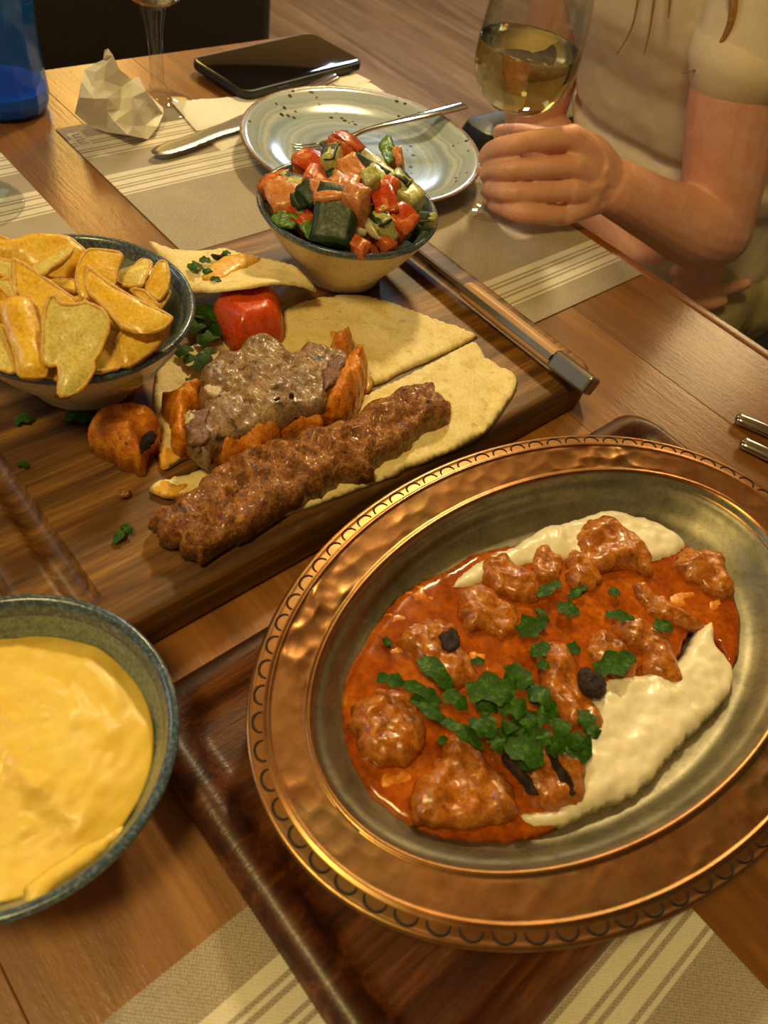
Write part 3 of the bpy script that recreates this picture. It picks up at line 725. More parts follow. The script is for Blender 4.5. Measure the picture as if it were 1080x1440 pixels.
HU = {1: 'upright parsley leaf at the far tip of the heap', 2: 'narrow upright parsley leaf beside the heap far tip', 3: 'long parsley leaf on the heap side toward the long burnt meat', 5: 'parsley leaf where the strips meet the heap', 10: 'parsley leaf between the heap and the square cut blade', 12: 'broad parsley leaf at the near edge of the heap above the seared meat', 15: 'hanging parsley blade between the heap and the yogurt', 16: 'dark parsley leaf nearest the yogurt at the heap end', 17: 'small parsley piece standing on the dark leaf nearest yogurt', 18: 'parsley blade below the burnt black knob', 19: 'outermost parsley piece of the heap pointing at the yogurt', 21: 'parsley piece dropping from heap onto the triangular meat', 23: 'lowest parsley tip of the heap over the sear marks', 26: 'parsley piece just beneath the largest whole leaf'}
heap = [((345, 480), (465, 462), .019), ((438, 470), (470, 405), .012), ((470, 470), (490, 420), .010), ((490, 455), (562, 545), .014), ((500, 470), (545, 520), .012), ((365, 510), (420, 515), .013), ((420, 520), (470, 500), .014), ((445, 510), (490, 530), .014), ((480, 520), (500, 580), .012), ((505, 540), (545, 545), .012), ((425, 560), (465, 600), .012), ((460, 580), (480, 545), .010), ((440, 600), (530, 655), .016), ((480, 590), (530, 600), .013), ((500, 610), (545, 570), .011), ((565, 540), (575, 630), .013), ((588, 600), (650, 632), .017), ((600, 620), (610, 575), .009), ((625, 520), (645, 585), .010), ((640, 560), (662, 592), .009), ((360, 560), (420, 580), .012), ((400, 590), (430, 625), .010), ((350, 540), (385, 590), .009), ((470, 640), (505, 668), .010), ((445, 545), (440, 580), .010), ((540, 590), (560, 640), .010), ((410, 470), (450, 500), .012), ((520, 575), (540, 610), .009), ((385, 530), (400, 585), .009), ((455, 610), (490, 640), .011)]
for i, (a, b, w) in enumerate(heap):
    if i == 0: parsley(a, b, w, zt+.004, 'largest whole parsley leaf at the back of the parsley heap', HG, curl=.12)
    else: parsley(a, b, w, zt+.001+.004*((i*7) % 5)/4, HU.get(i, HL), HG, dz=rnd.uniform(-.002, .003))
SC = 'parsley bits scattered on the sauce'
for a, b, w, z, lab in [
    ((515, 240), (575, 205), .008, .010, 'parsley bit between the small dark cube and squarish cube'),
    ((590, 245), (637, 215), .006, .009, 'thin parsley bit just below the squarish meat cube'),
    ((565, 268), (620, 282), .012, .009, 'broad parsley bit in the open sauce below squarish cube'),
    ((468, 330), (535, 300), .014, .014, 'curly parsley leaf on the flat sauced meat piece edge'),
    ((512, 272), (545, 305), .005, .009, 'curved thin parsley sliver next to the curly leaf'),
    ((500, 385), (545, 358), .010, .014, 'parsley bit on the far end of long burnt meat'),
    ((590, 372), (622, 370), .009, .008, 'small square parsley bit alone beside long burnt meat'),
    ((515, 412), (545, 410), .007, .016, 'tiny parsley bit above the parsley heap on long meat'),
    ((682, 285), (755, 298), .008, .015, 'oval parsley leaf on top of the curled browned strip'),
    ((800, 312), (850, 322), .010, .013, 'square dark parsley bit on the thin curled strip'),
    ((660, 425), (755, 385), .016, .013, 'feathery parsley sprig beside the burnt black knob'),
    ((690, 232), (718, 230), .007, .007, 'tiny parsley bit in sauce in front of thin strip'),
    ((140, 358), (158, 350), .008, .006, 'lone parsley speck near the tin edge in the sauce'),
    ((272, 602), (292, 585), .005, .012, 'tiny parsley speck between plump and triangular meat pieces'),
    ((352, 403), (388, 400), .005, .010, 'pale parsley sliver on the yogurt lump behind heap')]:
    parsley(a, b, w, zf+z, lab, SC, lift=.001)

# ------------------------------------------------------------------ flatbread, kebab, chop, chicken and tomato on the board
Z4 = lambda X, Y: (200+X/1.636, 340+Y/1.636)
zb = BZ+.0006
def bread(pts, z, H, seed, label, conv=Z4, zb_=zb, mat='bread', group='flatbread pieces on the board', namp=.0016, nscale=55, raw3=None, bottom=.0004, **k):
    o_ = O(conv, pts, z) if raw3 is None else raw3
    if raw3 is None: o_[:, 2] = zb_
    return tag(obj('flatbread', solid(o_, H, .0035, .0030, namp, nscale, seed, bottom=bottom, rag=.0012, oct=3, **k), M[mat]), label, 'flatbread', group)
b1 = bread([(330, 160), (380, 135), (450, 125), (540, 132), (620, 160), (700, 188), (768, 215), (750, 232), (640, 285), (520, 340), (400, 395), (250, 420), (180, 380), (230, 300), (300, 210)], zb, .0030, 2, 'half of the blistered flatbread behind the cut under chop and tomato')
b2 = bread([(752, 236), (775, 245), (800, 275), (862, 315), (845, 370), (800, 430), (740, 470), (660, 505), (560, 550), (450, 590), (350, 625), (275, 643), (180, 620), (100, 600), (16, 575), (45, 548), (120, 530), (200, 495), (320, 450), (440, 390), (520, 348), (640, 292)], zb, .0032, 5, 'flatbread half lying under the long minced kebab', namp=.0022)
oil = O(Z4, [(20, 574), (48, 546), (80, 560), (110, 552), (90, 585), (60, 590)], zb+.002); oil[:, 2] = zb+.0018
obj('oil_stain', solid(oil, .0020, .004, .0025, .0008, 100, 3, rag=.001), M['bread_oil'], b2, label='yellow oil soaked corner')
b3 = bread([(25, 320), (60, 270), (110, 245), (150, 225), (200, 205), (215, 235), (180, 300), (150, 380), (160, 430), (150, 488), (100, 500), (50, 524), (35, 490), (28, 420)], zb, .0030, 8, 'flatbread corner beside the potato bowl under chicken and parsley')
oil = O(Z4, [(50, 522), (36, 492), (34, 455), (60, 470), (100, 470), (120, 490), (95, 500)], zb+.002); oil[:, 2] = zb+.0016
obj('oil_stain', solid(oil, .0022, .004, .0025, .001, 100, 3, rag=.001), M['bread_oil'], b3, label='yellow oil soaked corner')
for q in ([(425, 205), (470, 212), (480, 225), (440, 232)], [(505, 345), (520, 300), (532, 320), (525, 345)]):
    oil = O(Z4, q, zb+.003); oil[:, 2] = zb+.0030
    obj('oil_stain', solid(oil, .0012, .004, .0025, .0005, 100, 3, rag=.001), M['bread_oil'], b1, label='yellow oil stain')

# kebab: long, lumpy, with pressed finger ridges
ZK = lambda X, Y: (200+X/2.348, 540+Y/2.348)
kp = [(22, 435), (45, 405), (90, 400), (105, 365), (150, 355), (200, 305), (270, 250), (340, 225), (400, 190), (480, 180), (530, 140), (620, 130), (700, 100), (740, 60), (800, 40), (880, 5), (940, 0), (985, 35), (1022, 90), (985, 115), (940, 130), (880, 185), (800, 235), (745, 290), (660, 300), (560, 355), (470, 400), (400, 445), (300, 500), (200, 555), (160, 555), (110, 520), (60, 490), (28, 455)]
ko = O(ZK, kp, zb+.013); ko[:, 2] = zb+.0034
ka, kb = P(*ZK(100, 470), zb+.01)[:2], P(*ZK(970, 60), zb+.01)[:2]; kd = (kb-ka)/np.linalg.norm(kb-ka)
def kridge(x, y):
    s = (np.array([x, y])-ka)@kd; w = fbm((x, y, 0), 30, 2, 3)*.006
    return .0022*math.sin((s+w)/.0235*2*math.pi)+.0011*fbm((x, y, 2), 210, 3, 7)
kb_ = tag(obj('minced_kebab', solid(ko, .0165, .0100, .0017, .0060, 90, 6, bottom=.001, rag=.0046, oct=6, hfun=kridge, expo=.42), M['kebab']), 'long flat grilled minced meat kebab lying across the flatbread', 'kebab')

# marinated chicken pieces
ch = dict(mat='chicken', name='chicken_piece', cat='chicken', group='marinated chicken pieces')
IDc = lambda x, y: (x, y)
cpieces = [
 ([(124, 607), (140, 590), (170, 577), (200, 575), (222, 590), (227, 606), (216, 622), (196, 650), (180, 645), (150, 632), (132, 620)], zb, .026, 'round chicken piece with dark burn on the bare board beside bowl', IDc),
 ([(226, 552), (240, 556), (262, 545), (285, 542), (284, 570), (268, 590), (266, 625), (240, 622), (238, 590), (228, 570)], zb+.003, .022, 'chicken piece poking out at the bone end of the chop', IDc),
 ([(455, 570), (470, 530), (490, 505), (505, 503), (519, 515), (515, 540), (500, 570), (485, 585), (462, 582)], zb+.0032, .027, 'upright oval chicken piece at the kebab end of the chop', IDc),
 ([(385, 590), (395, 575), (430, 566), (450, 566), (460, 585), (450, 602), (410, 606), (388, 603)], zb+.0032, .020, 'chicken piece wedged between chop and middle of kebab', IDc),
 ([(300, 632), (322, 608), (350, 596), (385, 588), (392, 610), (375, 628), (340, 640), (310, 645)], zb+.0032, .020, 'chicken piece under the lower chop edge touching kebab', IDc),
 ([(462, 478), (478, 470), (492, 466), (490, 488), (470, 490)], zb+.0032, .024, 'small orange chicken tip peeking behind the chop', IDc),
]
for i, (pts, z0, H, lab, cv) in enumerate(cpieces):
    co = meat(pts, z0, H*(1.32 if 1 < i < 5 else 1.15), 31+i*2.3, lab, conv=cv, namp=.0070, nscale=75, rag=.0028, edge=.010, expo=.4, **ch)
    if i == 0:
        k_ = O(IDc, [(188, 626), (196, 610), (212, 598), (219, 606), (212, 618), (198, 630)], zb+.019); k_[:, 2] = zb+.0145
        obj('burn_mark', solid(k_, .0040, .006, .0014, .0024, 200, 3, bottom=.003, rag=.002), M['char'], co, label='dark burnt patch')

# lamb chop on top of the chicken
Z3c = lambda X, Y: (240+X/3.6, 440+Y/3.6)
cp = [(80, 600), (75, 500), (110, 460), (150, 440), (140, 330), (150, 260), (200, 190), (245, 150), (330, 150), (370, 95), (450, 62), (540, 85), (600, 150), (640, 150), (690, 105), (760, 130), (860, 150), (910, 180), (938, 220), (900, 260), (870, 310), (820, 390), (760, 440), (640, 470), (540, 500), (490, 520), (400, 560), (280, 600), (210, 640), (190, 695), (140, 680), (100, 650)]
co_ = O(Z3c, cp, zb+.030); co_[:, 2] = zb+.0165
cl_ = [P(*Z3c(X, Y), zb+.03)[:2] for X, Y in ((200, 400), (330, 350), (470, 310), (600, 250), (640, 160))]
def chopf(x, y):
    q = np.array([x, y]); d = min(np.linalg.norm(q-(a+(b-a)*t)) for a, b in zip(cl_, cl_[1:]) for t in (0, .25, .5, .75, 1))
    return -.0032*math.exp(-(d/.0042)**2)+.0013*fbm((x, y, 4), 160, 4, 3)
chop = tag(obj('lamb_chop', solid(co_, .0115, .0070, .0017, .0042, 38, 12, bottom=.0070, rag=.0024, oct=6, hfun=chopf, expo=.4), M['chop']), 'grilled peppered lamb chop lying on the chicken pieces', 'lamb chop')
for q, mt, nm, lb in (([(85, 600), (80, 520), (120, 480), (190, 470), (170, 540), (200, 590), (150, 640), (110, 640)], 'chop_pink', 'pink_meat', 'pinkish meat near the bone'),
                      ([(72, 540), (80, 490), (105, 478), (112, 510), (95, 545)], 'bone', 'bone_end', 'pale bone end'),
                      ([(165, 345), (200, 330), (235, 355), (230, 385), (180, 390)], 'bone', 'bone_end', 'pale bone splinter'),
                      ([(780, 270), (830, 200), (880, 210), (870, 280), (820, 340), (780, 350)], 'chop_pink', 'pink_meat', 'pinkish meat at the thin end')):
    k_ = O(Z3c, q, zb+.033); k_[:, 2] = zb+.0295
    obj(nm, solid(k_, .0006, .004, .0016, .0022, 150, 3, bottom=.006, rag=.0035), M[mt], chop, label=lb)
for X, Y in ((612, 420), (540, 436)):
    c = P(*Z3c(X, Y), zb+.0335)
    obj('peppercorn', chunk(c, (.0036, .0028, .0024) if X > 600 else (.0024, .0034, .0018), (X, Y, X), X, .8, .1, 3), M['char'], chop)

# grilled tomato half under the flatbread wedge
zt0 = zb+.0005
tq = O(ID, [(298, 418), (312, 404), (335, 396), (365, 396), (392, 408), (400, 430), (400, 458), (372, 470), (335, 475), (318, 462), (302, 440)], zb+.016); tq[:, 2] = zt0
tag(obj('grilled_tomato', solid(tq, .0255, .014, .0025, .0022, 45, 3, bottom=.0005), M['tomato']), 'soft red grilled tomato piece tucked under the folded flatbread', 'tomato')

# raised flatbread wedge
w3 = np.array([P(211, 339, .060), P(235, 349, .052), P(262, 355, .045), P(300, 352, .046), P(318, 350, .046), P(340, 358, .046), P(368, 364, .049), P(395, 368, .052), P(420, 376, .053), P(438, 396, .051), P(446, 411, .048), P(425, 404, .055), P(395, 399, .061), P(360, 404, .062), P(320, 410, .058), P(285, 412, .050), P(258, 405, .047), P(240, 382, .050), P(222, 358, .057)])
wb = bread(None, 0, .0022, 14, 'oil stained flatbread wedge folded over the grilled tomato', raw3=w3, bottom=.0012, namp=.0012, dish=.0015)
stn = np.array([P(x, y, .0530) for x, y in ((290, 380), (305, 366), (330, 358), (355, 358), (366, 366), (340, 378), (320, 392), (300, 397), (286, 392))])
obj('oil_stain', solid(stn, .0020, .006, .0025, .0006, 90, 3, bottom=.004, rag=.002), M['bread_oil'], wb, label='orange oil stain')
ck = np.array([P(x, y, .0535) for x, y in ((296, 358), (302, 364), (314, 364), (316, 356), (311, 357), (308, 361))])
obj('burnt_crust', solid(ck, .0024, .002, .0012, .0006, 200, 3, bottom=.002), M['char'], wb, label='burnt crust bit')
BG = 'parsley on the board food'
for a, b, w, z, lab in [((266, 378), (284, 372), .012, .0545, 'parsley clump on the wedge near its raised corner'), ((280, 366), (297, 368), .008, .0545, 'parsley bit at the back of the flatbread wedge'), ((286, 384), (300, 380), .007, .0545, 'small parsley bit beside the oil stain on wedge'), ((296, 391), (312, 396), .005, .0550, 'parsley sliver near the front edge of wedge'), ((314, 358), (325, 355), .006, .0545, 'tiny parsley bit next to the burnt crust')]:
    parsley(a, b, w, z, lab, BG, conv=ID, lift=.001)
for a, b, w, z, lab in [((262, 455), (300, 430), .016, zb+.005, 'dark parsley leaf between potato bowl and tomato'), ((270, 440), (312, 452), .016, zb+.009, 'parsley leaf heaped against the grilled tomato'), ((285, 465), (318, 470), .014, zb+.006, 'parsley leaf just below the grilled tomato'), ((268, 468), (290, 452), .014, zb+.008, 'parsley leaf topmost beside the bowl rim'),
                        ((248, 500), (272, 490), .012, zb+.006, 'single parsley leaf on flatbread next to bowl'), ((280, 484), (310, 470), .015, zb+.007, 'wide parsley leaf between tomato and chop'), ((258, 508), (280, 505), .009, zb+.006, 'lower small parsley leaf of the flatbread sprig'), ((275, 520), (300, 488), .011, zb+.007, 'long parsley leaf running to the chop corner'), ((265, 543), (272, 532), .007, zb+.006, 'tiny parsley bit above the bone end chicken'),
                        ((20, 594), (50, 589), .009, zb+.001, 'parsley bit on the board in front of potato bowl'), ((90, 588), (140, 592), .010, zb+.001, 'dark parsley under the potato bowl foot'), ((24, 652), (40, 657), .005, zb+.001, 'pale green stalk bit on the bare board'), ((160, 764), (184, 740), .006, zb+.001, 'curled parsley sprig lying alone on the board'), ((172, 738), (186, 752), .006, zb+.002, 'curled parsley tip lying alone on the board')]:
    parsley(a, b, w, z, lab, BG, conv=ID, lift=.002)
cr = P(175, 697, zb)
tag(obj('meat_crumb', chunk(cr+np.array([0, 0, .0016]), (.006, .005, .003), (0, 0, 1), 3, .7, .3, 4), M['kebab']), 'small brown meat crumb alone on the board by kebab', 'crumb')
# ------------------------------------------------------------------ potato wedges
ZF = lambda X, Y: (X/4.154, 320+Y/4.154)
PG = 'potato wedges in the bowl'
def wedge(pts, z, t, label, mat='pot', bulge=.0012, seed=1, shift=(0, 0), dz=0, name='potato_wedge', rag=.0012, conv=ZF, ed=.007, skin='pot_skin'):
    o_ = O(conv, pts, z); o_[:, :2] += shift; o_[:, 2] += dz
    rs_ = random.Random(seed*13); c_ = o_[:, :2].mean(0); o_[:, 2] += rs_.uniform(-.30, .30)*(o_[:, 0]-c_[0])
    tp, bt = pillow(o_, bulge, ed, .0022, .0011, 90, seed, bottom=t, rag=rag, expo=.6)
    w_ = tag(obj(name, tp, M[mat]), label, 'potato', PG)
    obj('skin', bt, M[skin], w_, label='browned rounded skin side')
    lp = smooth_loop(o_, .004); n = len(lp); tg_ = np.roll(lp, -1, 0)-np.roll(lp, 1, 0); tg_ /= np.linalg.norm(tg_, axis=1)[:, None]+1e-9
    c2 = lp.mean(0); nn = np.cross(tg_, (0, 0, 1)); nn /= np.linalg.norm(nn, axis=1)[:, None]+1e-9
    nn *= np.sign(((lp-c2)*nn).sum(1))[:, None]; loops = []
    for k in range(7):
        an = 2*math.pi*k/7; rr = np.array([.0011+.0009*abs(fbm(p, 160, 2, seed)) for p in lp])[:, None]
        loops.append(lp-nn*.0007+rr*(nn*math.cos(an)+np.array([0, 0, 1])*math.sin(an))-np.array([0, 0, .0005]))
    md = loft(loops+[loops[0]], False, False); obj('crust', fix(md), M['pot_crust'], w_, label='pale crisp edge')
    return w_
wl_ = [
 ([(-60, 30), (0, 40), (78, 88), (60, 112), (0, 100), (-60, 90)], (.100, .096), .010, 'pot', 'golden wedge tip at the far back edge of the bowl'),
 ([(-40, 120), (30, 95), (100, 88), (150, 65), (260, 50), (400, 55), (450, 85), (520, 140), (500, 190), (440, 262), (330, 262), (180, 240), (100, 195), (0, 185), (-40, 170)], (.100, .092), .014, 'pot', 'largest long wedge lying along the back with a dark spot'),
 ([(190, 245), (210, 200), (290, 160), (340, 110), (410, 95), (425, 125), (370, 200), (300, 250), (262, 297), (215, 282)], (.110, .104), .007, 'pot_pale', 'thin narrow pale wedge resting on the longest back wedge'),
 ([(-50, 180), (30, 190), (95, 205), (97, 240), (50, 290), (0, 275), (-50, 260)], (.101, .098), .010, 'pot_pale', 'greenish pale wedge cut off by the picture edge'),
 ([(-40, 300), (0, 292), (60, 290), (85, 340), (100, 410), (50, 415), (0, 350), (-40, 350)], (.106, .101), .007, 'pot_pale', 'pale wedge end with crisp ruffled edge above the yellow finger'),
 ([(82, 255), (120, 245), (300, 330), (500, 435), (480, 450), (300, 435), (262, 470), (245, 600), (205, 500), (180, 420), (98, 395)], (.104, .097), .013, 'pot', 'triangular golden wedge with smooth flat cut behind the pale piece'),
 ([(265, 300), (330, 283), (400, 295), (440, 310), (455, 390), (400, 375), (330, 340)], (.093, .090), .010, 'pot', 'brownish crumbly wedge half hidden in the middle of the heap'),
 ([(510, 150), (560, 142), (700, 150), (715, 182), (690, 232), (670, 318), (600, 330), (540, 380), (495, 402), (455, 365), (443, 285), (465, 200)], (.106, .099), .011, 'pot', 'arched square ended wedge standing behind the diagonal wedge'),
 ([(500, 225), (530, 230), (600, 290), (720, 370), (850, 440), (990, 510), (1006, 535), (960, 588), (860, 617), (790, 607), (710, 580), (640, 500), (560, 420), (510, 370), (495, 300)], (.112, .099), .017, 'pot', 'long diagonal bright orange wedge on top of the heap'),
 ([(700, 235), (780, 215), (800, 178), (850, 165), (885, 190), (882, 250), (850, 320), (830, 366), (760, 362), (680, 325)], (.098, .093), .010, 'pot_pale', 'pale hooked wedge near the far inner side of the bowl'),
 ([(840, 350), (870, 300), (910, 215), (940, 192), (975, 205), (991, 280), (975, 360), (932, 422), (885, 395)], (.099, .091), .013, 'pot', 'upright oval wedge end by the far bowl wall'),
 ([(760, 372), (840, 368), (880, 400), (930, 440), (940, 467), (850, 440)], (.094, .090), .008, 'pot', 'small ruffled wedge between hooked wedge and diagonal wedge'),
 ([(10, 455), (60, 420), (130, 408), (185, 430), (198, 480), (232, 600), (276, 830), (240, 862), (150, 864), (108, 850), (80, 720), (22, 560)], (.105, .092), .016, 'pot', 'smooth bright yellow finger shaped wedge standing upright'),
 ([(-50, 560), (0, 570), (22, 590), (60, 700), (98, 850), (0, 832), (-50, 800)], (.098, .090), .012, 'pot_pale', 'dull yellow wedge beside the yellow finger at the picture edge'),
 ([(255, 520), (290, 430), (340, 425), (352, 455), (400, 466), (480, 455), (500, 440), (522, 452), (600, 480), (636, 530), (630, 600), (582, 720), (545, 762), (552, 800), (500, 890), (430, 940), (345, 960), (330, 912), (342, 845), (330, 792), (290, 802), (240, 762), (246, 650)], (.109, .0905), .0050, 'pot_pale', 'broad flat pale greenish slice hanging over the bowl rim'),
 ([(620, 640), (650, 540), (720, 590), (692, 645), (680, 712), (618, 690)], (.092, .089), .010, 'pot', 'dark orange wedge bit in the gap beneath the diagonal wedge'),
 ([(680, 690), (690, 640), (740, 590), (800, 612), (862, 640), (942, 612), (940, 655), (890, 705), (800, 772), (715, 802)], (.094, .088), .013, 'pot', 'stubby wedge with crusty skin near the front inner rim'),
 ([(550, 842), (545, 770), (620, 655), (662, 692), (712, 802), (640, 830)], (.092, .0865), .011, 'pot', 'deep golden wedge tucked beside the pale flat slice'),
 ([(930, 432), (960, 382), (992, 375), (985, 402), (945, 457)], (.090, .088), .007, 'pot', 'little golden wedge nub beside the upright oval end'),
 ([(262, 860), (300, 805), (332, 822), (338, 882), (300, 872)], (.088, .086), .007, 'pot', 'small orange wedge corner under the pale flat slice'),
]
for i, (pts, z, t_, mt, lab) in enumerate(wl_):
    wedge(pts, z, t_*(.5 if i in (12, 13, 17, 19) else 1), lab, mt, seed=i+2, bulge=.0035 if i in (12, 1) else .0012, skin='pot' if i == 12 else 'pot_skin')
# the lower layer that shows in the gaps, and the side of the heap nearest the placemat
for i, (j, sx, sy, dz) in enumerate(((8, -.004, -.012, -.021), (5, .020, .012, -.020), (1, .012, .016, -.022), (12, -.012, .014, -.020), (13, .001, .030, -.022), (17, -.004, .012, -.018))):
    pts, z, t_, mt, lab = wl_[j]
    wedge(pts, z, t_*.8, ('buried wedge glimpsed beneath the diagonal wedge end', 'buried wedge glimpsed under the triangular golden wedge', 'buried long wedge under the back of the heap', 'buried finger wedge at the picture edge under the pale wedge end', 'buried wedge at the hidden side of the bowl beyond the picture edge', 'buried wedge glimpsed behind the broad pale slice')[i], mt, seed=40+i, shift=(sx, sy), dz=dz)

def potato_bed():
    out = []; rs = random.Random(11)
    for k in range(34):
        a_, q = rs.uniform(0, 6.283), .028*math.sqrt(rs.random()); z = .064+.018*rs.random()*(1-(q/.05)**2)
        out.append(chunk((FB[0]+q*math.cos(a_), FB[1]+q*math.sin(a_), z), (rs.uniform(.028, .040), .014, .013), (rs.uniform(-.4, .4), rs.uniform(-.4, .4), rs.uniform(0, 6)), k, .30, .15, 4))
    for k in range(9):
        a_ = math.radians(150+k*19); q = .030+.010*(k % 2)
        out.append(chunk((FB[0]+q*math.cos(a_+.9), FB[1]+q*math.sin(a_+.9), .084), (.036, .016, .014), (rs.uniform(-.4, .4), rs.uniform(-.4, .4), rs.uniform(0, 6)), 50+k, .30, .15, 4))
    return join(*out)
tag(obj('potato_filling', potato_bed(), M['pot']), 'heaped fried potato filling the bowl below the top wedges', 'potato', None, 'stuff')

# ------------------------------------------------------------------ chopped salad
ZS = lambda X, Y: (340+X/3.375, 180+Y/3.375)
def spos(X, Y, dz=0):
    z = .096
    for _ in range(5):
        p = P(*ZS(X, Y), z); r_ = np.hypot(p[0]-SB[0], p[1]-SB[1]); z = .0815+.020*max(0, 1-(r_/.056)**2)+dz*.8
    return P(*ZS(X, Y), z)
def schunk(name, X, Y, w, d, h, rz, tilt, m, label, cat, group, dz=0, rnd_=.35, namp=.22, skin=None, seed=None):
    c = spos(X, Y, dz); seed = seed if seed is not None else (X*.013+Y*.007)
    w, d, h = w*.86, d*.86, h*.86
    R = (math.radians(tilt[0]), math.radians(tilt[1]), math.radians(rz))
    o_ = tag(obj(name, chunk(c, (w, d, h), R, seed, rnd_, namp, 6), M[m]), label, cat, group)
    if skin:
        q = chunk((0, 0, 0), (w*.98, d*.98, .0022), (0, 0, 0), seed+1, .3, .15, 5)
        v = q[0].copy(); v[:, 2] += h*.47-.0018*((v[:, 0]/w*2)**2); v = v@rotm(R).T+c
        obj('skin', (v, q[1]), M[skin], o_, label='darker skin side')
    return o_
TG, CG = 'tomato chunks in the salad', 'cucumber pieces in the salad'
for X, Y, w, d, h, rz, ti, m, lab, dz in [
 (165, 278, .024, .020, .016, 30, (10, -25), 'tom_red', 'dark red tomato chunk against the bowl rim nearest the plate edge', 0),
 (340, 195, .032, .020, .016, 20, (20, 5), 'tom_red', 'wide bright red tomato wedge at the back of salad', .002),
 (210, 345, .028, .026, .022, -20, (20, 10), 'tom_pale', 'big pale orange tomato chunk above the lettuce', .001),
 (265, 430, .030, .016, .014, 10, (15, 0), 'tom_red', 'flat orange tomato slice between lettuce and dark cucumber', .001),
 (362, 262, .024, .022, .016, 40, (0, 20), 'tom_red', 'glossy tomato chunk right under the wide red wedge', .004),
 (412, 322, .026, .022, .018, 60, (15, -10), 'tom_pale', 'pale tomato piece just behind the dark green cucumber chunk', .007),
 (478, 130, .026, .020, .030, 25, (-10, 15), 'tom_red', 'tall red tomato chunk standing highest beside the fork', .008),
 (515, 215, .022, .018, .018, 0, (20, 20), 'tom_pale', 'seedy tomato pulp below the tallest tomato chunk', .004),
 (345, 470, .020, .016, .018, 35, (10, 10), 'tom_red', 'orange tomato chunk touching the dark lettuce leaf', 0),
 (525, 545, .028, .012, .010, 8, (10, 0), 'tom_red', 'red tomato slice lying low at the near rim', .004),
 (680, 365, .030, .018, .020, -25, (20, 15), 'tom_red', 'red tomato wedge with white edge above the cucumber quarter', .004),
 (745, 455, .022, .022, .024, 20, (15, 25), 'tom_red', 'bright red tomato cube beside the long green slice', .002),
 (680, 535, .020, .013, .012, -10, (0, 10), 'tom_red', 'small red tomato chunk low at the rim near the onion arc', .001),
 (545, 375, .018, .018, .034, 15, (15, 0), 'tom_pale', 'narrow orange tomato strip in the middle of the salad', .007),
 (485, 280, .022, .018, .016, 35, (0, 0), 'tom_pale', 'pinkish tomato bit in the centre between pulp and pale piece', .005),
 (735, 165, .018, .012, .022, -35, (20, 30), 'tom_pale', 'brownish pink tomato sliver sticking up on the far side', .008),
 (702, 292, .014, .012, .018, 10, (20, 0), 'tom_red', 'small orange tomato bit among green pieces on the far side', .006)]:
    schunk('tomato_chunk', X, Y, w, d, h, rz, ti, m, lab, 'tomato', TG, dz, .25, .25, skin='tom_skin' if m == 'tom_red' and w*h > .0004 else None)
for X, Y, w, d, h, rz, ti, m, lab, dz, sk in [
 (444, 415, .032, .011, .046, 219, (49, 4), 'cuke_skin', 'large dark green cucumber chunk facing the camera in the middle', .008, None),
 (328, 330, .020, .016, .020, 10, (30, 20), 'cuke_skin', 'dark green cucumber chunk beside the big pale tomato', .004, None),
 (438, 180, .026, .012, .028, -50, (20, 0), 'cuke', 'upright cucumber slice with dark edge beside the tall tomato', .006, 'cuke_skin'),
 (605, 158, .034, .012, .012, 5, (5, 0), 'cuke', 'pale yellow cucumber stick at the back of the salad', .006, None),
 (615, 203, .036, .012, .012, 10, (40, 0), 'cuke_skin', 'long dark green cucumber strip under the pale stick', .006, None),
 (612, 285, .012, .012, .036, -10, (20, 20), 'cuke', 'pale upright cucumber stick at the centre', .006, None),
 (780, 340, .024, .020, .024, 20, (10, 10), 'cuke', 'large pale yellow green cucumber cube by the far rim', .003, None),
 (800, 440, .040, .008, .014, 62, (25, 0), 'cuke', 'long green cucumber slice lying along the inner rim', .001, 'cuke_skin'),
 (668, 245, .022, .014, .018, 0, (10, 10), 'cuke', 'translucent seedy cucumber piece behind the pale stick', .005, None),
 (665, 445, .028, .014, .020, -20, (30, 0), 'cuke', 'white cucumber quarter with thin dark skin edge', .003, 'cuke_skin'),
 (738, 285, .016, .012, .024, 25, (0, 15), 'cuke', 'narrow yellow green cucumber piece beside the large cube', .005, 'cuke_skin'),
 (262, 262, .030, .008, .010, 25, (0, 0), 'cuke', 'thin olive cucumber slice across two tomato chunks', .003, 'cuke_skin'),
 (282, 298, .026, .012, .012, 10, (10, 0), 'cuke', 'pale cucumber bit between dark chunk and tomato', .003, None),
 (525, 488, .020, .012, .012, 0, (0, 0), 'cuke_skin', 'small dark green cucumber bit right of the large chunk', .002, None),
 (440, 255, .012, .012, .016, 0, (0, 0), 'cuke_skin', 'tiny dark green cucumber bit behind the centre tomato', .003, None),
 (815, 485, .010, .010, .016, 40, (0, 20), 'cuke_skin', 'dark green cucumber end wedged against the rim', 0, None),
 (275, 360, .014, .012, .014, 0, (10, 30), 'cuke_skin', 'dark green bit with yellow edge beside the large pale tomato', .005, None),
 (750, 250, .014, .010, .016, 0, (20, 0), 'cuke_skin', 'dark green cucumber bit behind the narrow yellow piece', .003, None)]:
    schunk('cucumber_piece', X, Y, w, d, h, rz, ti, m, lab, 'cucumber', CG, dz, .22, .15, skin=sk)
def sleaf(pts, zc, label, m='lettuce', seed=1, bend=.006):
    o_ = np.array([spos(*p)+np.array([0, 0, dz+.002]) for p, dz in pts])
    return tag(obj('lettuce_leaf', solid(o_, .0012, .003, .002, .0035, 120, seed, bottom=-.0004, rag=.0014), M[m]), label, 'lettuce', 'lettuce in the salad')
sleaf([((130, 455), .002), ((165, 440), .004), ((220, 450), .006), ((280, 470), .006), ((300, 495), .003), ((240, 500), .001), ((170, 485), 0)], 0, 'light green lettuce leaf at the rim below the pale tomato', seed=3)
